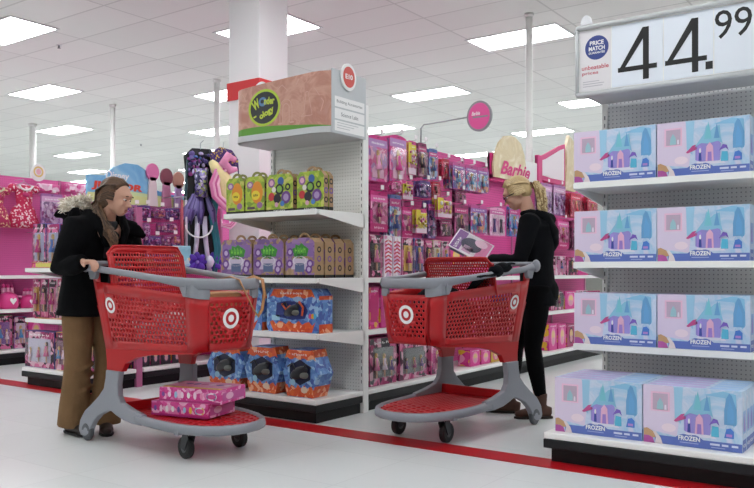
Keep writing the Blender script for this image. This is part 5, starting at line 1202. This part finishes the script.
def shelfbox(px0, px1, yt, z, xf, D, cols, style, label, grp, n=1, face='x', cat='toy box', gapk=.004, name='doll_box'):
    A, B = onX(px0, yt, xf), onX(px1, yt, xf); W = abs(B.y - A.y) * .965; H_ = A.z - z - .002
    H_ = max(.06, H_); o0 = toybox(name, W, D, H_, cols, int(px0), style)
    for k in range(n):
        loc = V((xf - k * (D + .03 + gapk), (A.y + B.y) / 2, z + .001)); lab = label + ('' if n == 1 else ', ' + ['front', 'second back', 'third back'][k])
        if k == 0: o0.location = loc; o0.rotation_euler.z = pi / 2; tag(o0, lab, cat, grp); kids(o0)
        else: dup(o0, loc, pi / 2, lab)
PKC = ['#d43a8e', '#e887b9', '#a82468', '#f0bcd6', '#c8418f']; DKC = ['#a82a68', '#5a2040', '#d9709f', '#e2b6c8', '#2a1f2c']; BLC = ['#5572bc', '#8fa6dc', '#b06ab4', '#d6d0e6', '#3f4f9a']; WHC = ['#e9d9e4', '#e6a3c8', '#c9b0cf', '#f3ecf2', '#d887b4']
GB = 'boxed dolls standing on the upper shelf of the doll aisle'
for a, b, yt, c, st_, lb in [(369, 382, 234, DKC, 'doll', 'pink and black doll box nearest the white upright'), (384, 392.5, 235, WHC, 'zig', 'white box with red zigzag print, left one'), (393, 401, 236, WHC, 'zig', 'white box with red zigzag print, right one'),
                          (402, 413, 237, ['#e79cc4', '#f0c6dc', '#d5428f', '#e6b84a'], 'doll', 'pale pink doll box right of the zigzag boxes'), (414, 424, 238, BLC, 'doll', 'blue window box behind the red seat of the second cart'), (425, 432, 240, DKC, 'doll', 'slim dark box right of the blue one'),
                          (433, 441, 240, ['#cfc4a0', '#5a4a3a', '#d887b4', '#e9e2d0'], 'doll', 'slim cream and brown box'), (442, 449, 241, WHC, 'doll', 'slim white doll box'), (450, 462, 242, ['#d92f8c', '#f0c83c', '#f2a3c9', '#e04a9c'], 'oval', 'bright pink box with a yellow oval'), (463, 473, 243, DKC, 'oval', 'plum box by the held package')]:
    shelfbox(a, b, yt, .999, -3.56, .06, c, st_, lb + ', upper doll shelf', GB, n=2)
for a, b, yt, c, st_, lb in [(556, 566, 256, WHC, 'doll', 'white box right of the black top'), (567, 577, 257, DKC, 'doll', 'plum box'), (578, 588, 257, PKC, 'oval', 'pink box'), (589, 600, 258, BLC, 'oval', 'bluish box, partly hidden')]:
    shelfbox(a, b, yt, .999, -3.56, .08, c, st_, lb + ', far end, upper doll shelf', GB)
GC = 'boxed dolls on the lower shelf of the doll aisle'
for a, b, yt, c, st_, lb in [(369, 379, 287, ['#d3187c', '#e0a93c', '#e04a9c', '#c2186f'], 'plain', 'solid magenta box with a gold strip nearest the upright'), (381, 392, 288, PKC, 'oval', 'pink box behind the second cart corner, left'), (394, 408, 289, PKC, 'doll', 'pink box behind the second cart basket, centre'), (410, 428, 290, DKC, 'doll', 'plum box behind the second cart basket'), (430, 450, 291, WHC, 'doll', 'white box behind the second cart basket'), (452, 472, 291, PKC, 'oval', 'pink box behind the second cart, right'),
                          (553, 564, 291, DKC, 'doll', 'plum boxed doll right of the legs'), (565, 576, 291, PKC, 'oval', 'pink boxed doll right of the legs'), (577, 588, 291, WHC, 'doll', 'white boxed doll by the castle boxes'), (589, 600, 291, DKC, 'oval', 'dark boxed doll by the castle boxes')]:
    shelfbox(a, b, yt, .606, -3.56, .09, c, st_, lb + ', lower doll shelf', GC)
GD = 'large boxed doll sets on the base deck of the doll aisle'
for a, b, yt, c, st_, lb in [(369, 397, 339, DKC, 'set', 'wide magenta window box of small dolls at the near end'), (399, 427, 341, DKC, 'set', 'wide dark window box second from the near end'), (431, 442, 344, PKC, 'doll', 'narrow pink box seen between the cart legs'), (443, 453, 345, PKC, 'oval', 'narrow pink box with oval print between the cart legs'),
                          (470, 480, 350, PKC, 'oval', 'pink box with a doll oval, left of the four'), (481, 490, 350, PKC, 'oval', 'pink box with a doll oval, second of the four'), (491, 500, 350, ['#c9a23c', '#d43a8e', '#e887b9', '#6a3f92'], 'oval', 'gold and pink box, third of the four'), (501, 511, 350, PKC, 'oval', 'pink box behind the front boot'),
                          (549, 557, 324, PKC, 'oval', 'magenta box with an oval, first right of the legs'), (558, 566, 324, PKC, 'oval', 'magenta box with an oval, second right of the legs'), (567, 575, 324, DKC, 'oval', 'dark magenta box, third right of the legs'), (576, 585, 325, PKC, 'oval', 'magenta box touching the castle boxes')]:
    shelfbox(a, b, yt, .166, -3.55, .13, c, st_, lb + ', doll aisle deck', GD)

# ---- character aisle (behind the first cart)
GE = 'small hanging packages on the character aisle wall'; X2 = -6.365
D_ = lambda *a, **k: cluster(R2, X2, *a, **k)
D_(-6.0, 122, 130, 207, 224, 'purple', 3, 'purple pack right of the long hair, top row', GE, seed=31)
D_(-6.0, 131, 138, 205, 222, 'lilac', 3, 'lilac pack, top row under the red lettering', GE, seed=32)
D_(-6.0, 140, 151, 205, 220, 'purple', 3, 'purple pack, top row under the first cut-out', GE, seed=33)
D_(-6.0, 154, 166, 207, 218, 'sheriff', 3, 'plum pack, top row under the second cut-out', GE, seed=34)
D_(-6.0, 168, 180, 208, 219, 'purple', 3, 'violet pack, top row at the right end', GE, seed=35)
D_(-5.98, 160, 178, 222, 232, 'sheriff', 3, 'brown and purple pack, second row right', GE, seed=36)
D_(-5.98, 143, 150, 223, 240, 'lilac', 2, 'lone pale hanging pack, second row left', GE, seed=37)
D_(-5.98, 130, 141, 228, 242, 'magenta', 2, 'pink pack beside the black coat, second row', GE, seed=38)
D_(-5.96, 148, 162, 236, 248, 'purple', 3, 'violet pack, third row left', GE, seed=39)
D_(-5.96, 164, 182, 235, 247, 'sheriff', 3, 'brown and violet pack, third row right', GE, seed=40)
D_(-5.94, 147, 163, 251, 263, 'purple', 2, 'violet pack above the red child seat, bottom row', GE, seed=41)
D_(-5.94, 165, 183, 251, 263, 'purple', 2, 'violet pack right of the red child seat, bottom row', GE, seed=42)
GF = 'boxes on the lower shelves of the character aisle'
for a, b, yt, z, c, st_, lb in [(118, 128, 290, .751, PKC, 'oval', 'pink box on the upper shelf, first'), (129, 140, 290, .751, BLC, 'doll', 'blue box on the upper shelf, second'), (141, 153, 290, .751, PKC, 'doll', 'pink box on the upper shelf, third'), (154, 166, 291, .751, WHC, 'doll', 'white box on the upper shelf, fourth'), (167, 180, 291, .751, PKC, 'oval', 'pink box on the upper shelf, fifth'),
                             (118, 132, 318, .451, PKC, 'oval', 'pink box on the middle shelf, first'), (134, 148, 318, .451, WHC, 'doll', 'white box on the middle shelf, second'), (150, 164, 318, .451, PKC, 'doll', 'pink box on the middle shelf, third'), (166, 180, 318, .451, BLC, 'oval', 'blue box on the middle shelf, fourth')]:
    shelfbox(a, b, yt, z, -6.0, .12, c, st_, lb + ', seen through the first cart', GF, name='toy_box')
KC = ['#1f2026', '#3a3f58', '#8f9ab8', '#c98a3c', '#15161a']
for k, (a, b) in enumerate([(121, 131), (132, 139.5), (140.5, 150), (151, 160), (161, 171), (172, 182), (183, 192)]):
    shelfbox(a, b, 346, .166, -6.0, .1, KC if k < 6 else WHC, 'oval', 'small black box on the deck under the first cart, %s from the left' % ORD[k] if k < 6 else 'white box at the right end of the deck under the first cart', GF, name='small_box')

# ---- end display behind the black coat
GG = 'boxes on the low end display behind the black coat'
def ebox(px0, px1, yt, z, yf, D, cols, style, label, n=1, cat='toy box', grp=GG, name='toy_box'):
    A, B = onY(px0, yt, yf), onY(px1, yt, yf); W = (B.x - A.x) * .965; H_ = A.z - z - .002
    o0 = toybox(name, W, D, H_, cols, int(px0 + 7), style); o0.location = V(((A.x + B.x) / 2, yf, z + .001)); tag(o0, label, cat, grp)
PUR = ['#5b5fb0', '#8f92cc', '#c9b14a', '#3f4392', '#b9c0e0']
ebox(33, 46, 224, 1.076, 4.22, .1, PUR, 'doll', 'blue-violet doll box on the top shelf, left one behind the black coat')
ebox(47, 60, 224, 1.076, 4.22, .1, PUR, 'doll', 'blue-violet doll box on the top shelf, right one touching the black coat')
for k, (a, b) in enumerate([(64, 77), (79, 92), (94, 106)]): ebox(a, b, 224, 1.076, 4.22, .1, PUR if k % 2 else PKC, 'doll', '%s doll box on the top shelf hidden behind the coat, %s' % (['pink', 'violet', 'pink'][k], ORD[k]))
XC = ['#b04a6a', '#d9b0a0', '#6a3a4a', '#e9d6cf', '#c98f3c']
for k, (a, b, c, q) in enumerate([(33, 40.5, XC, 'slim red-brown boxed doll, leftmost'), (41, 48.5, DKC, 'slim dark boxed doll, second'), (49, 57, WHC, 'slim pale boxed doll, third'), (57.5, 66, ['#c9742c', '#e9a93c', '#b03a6a', '#e8d0b0'], 'slim orange boxed doll, fourth'), (68, 80, PKC, 'pink boxed doll, fifth'), (82, 95, DKC, 'plum boxed doll, sixth')]):
    ebox(a, b, 279, .616, 4.2, .09, c, 'doll', q + ' on the middle shelf by the black coat')
ebox(24.5, 55, 330, .166, 4.12, .12, ['#4a4490', '#d8a8c8', '#e0dcea', '#2e2a5a', '#c9c2da'], 'set', 'purple-framed window box of doll furniture on the deck')
ebox(56, 74, 332, .166, 4.12, .12, ['#d9a63c', '#c03a7a', '#e8c8d6', '#7a2a5a'], 'set', 'gold and pink window box on the deck beside the brown trousers')
ebox(76, 98, 333, .166, 4.12, .12, DKC, 'set', 'plum window box on the deck behind the brown trousers')
# flat bright box lying on the middle gap (yellow-green strip)
ebox(31, 68, 262, 1.0771, 4.13, .07, ['#b8b83a', '#c2427f', '#5a8f3a', '#d9d06a'], 'plain', 'low yellow-green game box lying in front on the top shelf')
ebox(34, 64, 317.5, .617, 4.125, .05, ['#c9b83a', '#5a3f9a', '#d9579c', '#e9d24a'], 'plain', 'low yellow and purple game box lying in front on the middle shelf')

# ---- costume wall at the far left
X3 = -8.895
def costume(label, y, zt_, s, main, dots, collar, n=3):
    m = MB(); DR = printed('polka_' + main.strip('#'), [main, main, main, dots, main], 60, .6, warp=.05)
    # facing -y locally
    def ring_(z, rx, ry, ox=0): return [V((ox + rx * cos(2 * pi * i / 20) * (1 + .06 * sin(5 * 2 * pi * i / 20) * (1 if z < -.32 * s else 0)), ry * sin(2 * pi * i / 20), z)) for i in range(20)]
    m.loft([ring_(-.02 * s, .10 * s, .03 * s), ring_(-.1 * s, .14 * s, .05 * s), ring_(-.26 * s, .12 * s, .055 * s), ring_(-.3 * s, .11 * s, .055 * s), ring_(-.36 * s, .17 * s, .075 * s), ring_(-.5 * s, .22 * s, .09 * s), ring_(-.64 * s, .27 * s, .10 * s)], DR)
    o = m.build('dress_up_costume', loc=V((X3 + .2, y, zt_)), rot=pi / 2); tag(o, label, 'costume', 'dress-up costumes on the far pink wall')
    for q in (-1, 1): MB().ball((q * .17 * s, 0, -.07 * s), (.075 * s, .05 * s, .06 * s), DR, n=12).build('puff_sleeve', o)
    MB().tube([V((.1 * s * cos(a), -.055 * s, -.02 * s - .07 * s * sin(a))) for a in [pi * i / 10 for i in range(11)]], .016 * s, ink(collar), 8).build('collar', o)
    MB().ball((0, -.06 * s, -.16 * s), (.06 * s, .02 * s, .035 * s), ink('#c2306f'), n=10).build('bow', o)
    h = MB(); h.tube([(-.12 * s, 0, -.03 * s), (0, 0, .03 * s), (.12 * s, 0, -.03 * s)], .004, HOOKS, 6); h.tube([(0, 0, .03 * s), (0, .01, .07 * s), (0, .195, .07 * s)], .004, HOOKS, 6); h.build('hanger', o); return o
p0 = onX(24, 184, X3 + .2); costume('red polka-dot dress-up costume with a white collar on the far pink wall', p0.y, p0.z, .80, '#c2184f', '#f2d6de', '#f3eef0')
p0 = onX(-4, 186, X3 + .2); costume('second dress-up costume cut off by the left picture edge', p0.y, p0.z, .72, '#b01f56', '#e9c9a0', '#d9d9b0')
cluster(R3, X3, -8.6, 41, 64, 193, 224, 'lilac', 2, 'large pink and lilac costume pack right of the polka-dot dress', 'hanging packs on the far pink wall', seed=51)
cluster(R3, X3, -8.6, 66, 90, 196, 226, 'magenta', 2, 'pink costume pack behind the head of the dark-haired person', 'hanging packs on the far pink wall', seed=52)
cluster(R3, X3, -8.62, -14, 0, 215, 250, 'dark', 2, 'dark pink pack at the left picture edge', 'hanging packs on the far pink wall', seed=53)
cluster(R3, X3, -8.62, 33, 48, 232, 262, 'magenta', 2, 'pink hanging pack just left of the blue doll boxes', 'hanging packs on the far pink wall', seed=54)
# clear header strip with packs along the top
for k, (a, b) in enumerate([(12, 34), (40, 62), (68, 92)]):
    A, B = onX(a, 168, X3 + .12), onX(b, 176, X3 + .12); m = MB().box((-.001, 0, 0), (.06, (B.y - A.y), .10), printed('hat_print', ['#e7a0c8', '#d9579c', '#f3dbe8', '#c43a86', '#e9c0d8'], 18), bev=.02)
    tag(m.build('accessory_pouch', loc=(X3 + .03, A.y, onX(a, 191, X3 + .12).z)), 'pink clear-topped accessory pouch high on the far wall, %s from the left' % ORD[k], 'pouch', 'pouches high on the far pink wall')
# shelf toys
def kettle_castle(loc, label, s):
    m = MB(); P_ = ink('#e0408f'); L2 = ink('#f3b6d4')
    m.tube([(0, 0, 0), (0, 0, .02 * s), (0, 0, .12 * s), (0, 0, .2 * s), (0, 0, .24 * s)], [.12 * s, .145 * s, .15 * s, .12 * s, .04 * s], P_, 18)
    o = m.build('toy_castle_pot', loc=loc, rot=pi / 2); tag(o, label, 'toy', 'pink pots and castles on the far left shelf')
    MB().tube([(.13 * s, 0, .17 * s), (.2 * s, 0, .17 * s), (.22 * s, 0, .1 * s), (.14 * s, 0, .05 * s)], .016 * s, L2, 8).build('handle', o)
    r = MB(); 
    for q in (-.06, .06, 0): r.tube([(q * s, 0, .22 * s), (q * s, 0, .3 * s)], [.03 * s, .026 * s], L2, 10); r.tube([(q * s, 0, .3 * s), (q * s, 0, .36 * s)], [.034 * s, .002], P_, 10)
    r.build('turrets', o)
    F = Fr((0, -.152 * s, .11 * s), (1, 0, 0), (0, 0, 1), .001); h = MB(); h.poly(F, [(0, -.05 * s), (.05 * s, .01 * s), (.045 * s, .04 * s), (.02 * s, .045 * s), (0, .025 * s), (-.02 * s, .045 * s), (-.045 * s, .04 * s), (-.05 * s, .01 * s)], INKW, 1); h.build('white_heart', o)
for k, px in enumerate((-13, 8, 28)):
    q = onX(px, 305, -8.66); kettle_castle(V((-8.67, q.y, .621)), ['pink toy castle pot with a heart, mostly outside the left edge', 'pink toy castle pot with a white heart at the left edge', 'smaller pink toy castle pot right of the heart one'][k], (.7, .8, .65)[k])
for a, b, yt, z, c, st_, lb in [(-14, 13, 316, .166, ['#4fa04a', '#8fc0dc', '#d9579c', '#e8d24a', '#7a4fa8'], 'set', 'large colourful doll house box with a green palm picture'), (14, 27, 317, .166, ['#8a5ab0', '#d9a0d0', '#5a9fd0', '#e9d0e6'], 'set', 'purple castle box right of the palm box'), (28, 44, 318, .166, PKC, 'oval', 'pink box hidden behind the low end display')]:
    shelfbox(a, b, yt, z, -8.6, .2, c, st_, lb + ', base of the far pink wall', 'boxes at the base of the far pink wall', name='toy_box')
for a, b, yt, lb in [(-12, 2, 262, 'flat pink box at the left edge'), (3, 20, 263, 'flat lilac box'), (21, 36, 264, 'flat pink box behind the display')]:
    pass

# ---- hanging doll costumes beyond the end display
def doll_cutout():
    p0 = onX(201, 146, -5.9)
    t = empty('hanging_doll_costume', (p0.x, p0.y, 1.02), radians(60), 'tall purple and black doll costume set hanging at the end of the character aisle', 'costume')
    H_ = p0.z - 1.02; VI = ink('#6a5a9a'); DV = ink('#3f3560'); TE = ink('#2f7f8c'); m = MB()
    m.prism([(-.16, .03, .0), (.15, .03, .0), (.17, .03, .5), (.15, .03, .9), (.17, .03, H_ - .08), (.1, .03, H_ - .02), (-.08, .03, H_ - .02), (-.16, .03, H_ - .1), (-.13, .03, .8), (-.17, .03, .5)], (0, .02, 0), ink('#14161d'), bev=.004); m.build('black_backing', t)
    m = MB(); rg = random.Random(4)
    for k in range(16):
        a = rg.uniform(-.13, .13); m.tube([(a * .6, -.01, H_ * .62), (a * 1.2, -.03, H_ * .5), (a * 1.5, -.03, H_ * .40 + rg.uniform(-.03, .05))], [.012, .03, .004], ink(rg.choice(['#6a5f9e', '#57498a', '#7d74ad', '#4a3d78'])), 6)
    m.tube([(0, 0, H_ * .6), (0, 0, H_ * .7), (0, 0, H_ * .82)], [.07, .06, .075], printed('bodice_print', ['#4a3d78', '#8f83c0', '#c9c2e0', '#2a2450', '#9fae6a'], 40), 12); m.build('skirt_and_bodice', t)
    m = MB(); 
    for s in (-1, 1): m.tube([(s * .03, 0, H_ * .45), (s * .045, -.01, H_ * .25), (s * .075, -.01, .06), (s * .08, -.02, .02)], [.028, .024, .022, .03], ink('#cfcbe0'), 10); m.ball((s * .08, -.03, .12), (.04, .04, .06), ink('#b04a9a' if s < 0 else '#d9d6ea'), n=10)
    m.build('leggings', t)
    m = MB(); rg = random.Random(9)
    for k in range(60):
        m.ball((rg.uniform(-.13, .13), rg.uniform(-.03, 0), H_ * .84 + rg.uniform(-.08, .13)), (rg.uniform(.012, .03), .012, rg.uniform(.012, .03)), ink(rg.choice(['#6a5a9a', '#b6a8d6', '#8a3a8a', '#3a5a98', '#2a2450', '#1c2240', '#5a4a8a', '#a24a92'])), n=8, k=6)
    for k in range(7): m.tube([(.08 + .012 * k, -.01, H_ * .97 - .01 * k), (.13 + .01 * k, -.02, H_ * .88), (.10 + .012 * k, -.02, H_ * .78), (.14 + .006 * k, -.02, H_ * .68)], [.008, .014, .014, .006], ink(['#14202e', '#1f3a52', '#23254a'][k % 3]), 6)
    m.build('flower_headband', t)
    m = MB(); m.tube([(.13 * cos(a) - .03, -.05, H_ * .38 + .12 * sin(a)) for a in [pi + pi * i / 12 for i in range(13)]], .008, INKW, 8); m.build('white_hoop', t)
    m = MB()
    for s, x in ((1, .12), (1, .15)): m.tube([(x, .0, H_ * .95), (x + .03, 0, H_ * .7), (x - .02, 0, H_ * .45), (x + .03, 0, H_ * .2), (x, 0, .02)], [.012, .02, .024, .022, .01], TE, 8)
    m.tube([(-.13, 0, H_ * .9), (-.15, 0, H_ * .6), (-.12, 0, H_ * .3), (-.14, 0, .03)], [.01, .016, .02, .008], ink('#23454f'), 8); m.build('teal_ribbons', t)
    MB().tube([(0, .02, H_ - .03), (0, .02, H_ + .03), (.03, .02, H_ + .06)], .004, HOOKS, 6).build('hanger', t)
doll_cutout()
def pony_cutout():
    p0 = onX(224, 146, -5.72)
    t = empty('pony_tail_costume', (p0.x, p0.y, 1.50), radians(60), 'cream and pink swirl-tailed costume with starry purple cape, left of lime boxes', 'costume')
    PP = mat('pink_plush', '#e59ac0', .9, noise=.15, nscale=20); CRM = mat('cream_plush', '#efe0a8', .9, noise=.08); ST = printed('starry_cloth', ['#3f2468', '#4a2c78', '#3f2468', '#4a2c78', '#d9b84a'], 60)
    m = MB(); m.prism([(-.12, .03, .66), (.16, .03, .66), (.19, .03, .45), (.17, .03, .74), (.1, .03, .84), (-.04, .03, .87), (-.15, .03, .78)], (0, .03, 0), ST, bev=.008); m.build('starry_cape', t)
    m = MB(); m.tube([(-.15, 0, .70), (-.08, 0, .62), (-.0, 0, .5), (.03, 0, .35), (.02, 0, .2)], [.03, .07, .09, .085, .05], CRM, 14); m.build('cream_body', t)
    m = MB()
    m.tube([(.12, -.03, .72), (.03, -.05, .76), (-.02, -.05, .68), (.06, -.04, .6), (.14, -.02, .62)], [.03, .05, .055, .05, .02], PP, 12)
    for k in range(4): m.tube([(.02, -.04 - .01 * k, .70 - .03 * k), (-.10 + .022 * k, -.05, .60 - .01 * k), (-.155 + .024 * k, -.05, .45), (-.13 + .024 * k, -.05, .31), (-.03 + .018 * k, -.05, .2 + .014 * k), (.07 + .012 * k, -.04, .13 + .018 * k), (.11 + .014 * k, -.04, .06), (.06, -.04, .0 - .012 * k), (-.03, -.04, .01 - .008 * k), (-.035, -.04, .06), (.01, -.04, .07)], [.01, .018, .022, .022, .022, .022, .022, .018, .014, .01, .005], ink(['#e07fb4', '#f0b4d2', '#d4649f', '#f6c7dd'][k]), 10)
    m.build('pink_swirl_tail', t)
    m = MB()
    for k, c in enumerate(('#6fb7dc', '#e0608a', '#6fb7dc')): m.ball((.04, -.1, .36 - .05 * k), (.022, .01, .028), ink(c), n=8, k=6)
    m.build('butterfly_marks', t); MB().tube([(0, .04, .86), (0, .03, .92)], .004, HOOKS, 6).build('hanger', t); t.scale = (.88, .88, .88)
pony_cutout()
# purple satin flowers below
for k, (px, py) in enumerate([(197, 262), (213, 262)]):
    q = onX(px, py, -5.85); m = MB()
    for j in range(8):
        a = 2 * pi * j / 8; m.ball((.055 * cos(a), -.01 * (j % 2), .055 * sin(a)), (.045, .018, .03), ink(['#4a2aa0', '#5b34b8'][j % 2]), Matrix.Rotation(-a, 3, 'Y'), 10, 6)
    o = m.build('satin_flower', loc=(q.x, q.y, q.z), rot=radians(60)); tag(o, 'dark purple satin flower hanging above the cart rim, %s one' % ['left', 'right'][k], 'flower', 'purple satin flowers'); MB().ball((0, -.025, 0), (.016, .012, .016), ink('#9a86d8'), n=10).build('flower_centre', o)
q = onX(182, 252, -5.9); m = MB().box((-.09, 0, 0), (.09, .06, .2), printed('aqua_pack', ['#8fcfe0', '#e9e0a0', '#9fd8ea', '#c9e6ef'], 14), bev=.01); o = m.build('aqua_pouch', loc=(q.x, q.y, q.z - .14), rot=radians(70)); tag(o, 'pale aqua and yellow toy pouch beside the red child seat', 'toy package')
for k, (px, c) in enumerate([(182, '#b04a5a'), (186, '#c9c2d0')]):
    a = onX(px, 200, -5.95); m = MB().tube([(0, 0, 0), (0, .0, -.3), (.01, 0, -.62)], [.012, .016, .012], ink(c), 8); m.tube([(0, 0, 0), (0, 0, .03), (-.3, 0, .035)], .004, HOOKS, 6); tag(m.build('toy_wand', loc=a), ['red', 'pale grey'][k] + ' long toy wand hanging left of the doll costume', 'toy wand')
# goods on the aisle wall beyond the column
GH = 'packs on the wall beyond the hanging costumes'
for r, z in enumerate((.166, .601, 1.001, 1.401)):
    for k in range(6):
        y = 6.8 + k * .5; c = [PUR, PKC, BLC, WHC, DKC, PKC][(k + r) % 6]
        o = toybox('toy_box', .4, .2, .3, c, k + r, 'oval'); o.location = (-6.05, y, z); o.rotation_euler.z = pi / 2; tag(o, 'boxed toy beyond the white column, %s level, %s from the column' % (['deck', 'lower shelf', 'middle shelf', 'top shelf'][r], ORD[k]), 'toy box', GH)
# ------------------------------------------------------------------ camera, light, view
cam = bpy.data.cameras.new('camera'); co = bpy.data.objects.new('camera', cam); COL.objects.link(co); S.camera = co
co.location = (0, 0, EYE); co.rotation_euler = (pi / 2, 0, YAW); cam.sensor_fit = 'HORIZONTAL'; cam.sensor_width = 36; cam.lens = FPX / 754 * 36
cam.shift_y = (YH - 244) / 754; cam.clip_end = 100
w = bpy.data.worlds.new('world'); S.world = w; w.use_nodes = True; w.node_tree.nodes['Background'].inputs[0].default_value = (.9, .92, 1, 1); w.node_tree.nodes['Background'].inputs[1].default_value = .6
S.view_settings.view_transform = 'Standard'; S.view_settings.look = 'None'; S.view_settings.gamma = 1; S.view_settings.exposure = 0; S.view_settings.use_curve_mapping = False
S.cycles.use_denoising = True; S.cycles.max_bounces = 8; S.cycles.transparent_max_bounces = 16; S.cycles.sample_clamp_indirect = 6; S.cycles.caustics_reflective = False; S.cycles.caustics_refractive = False
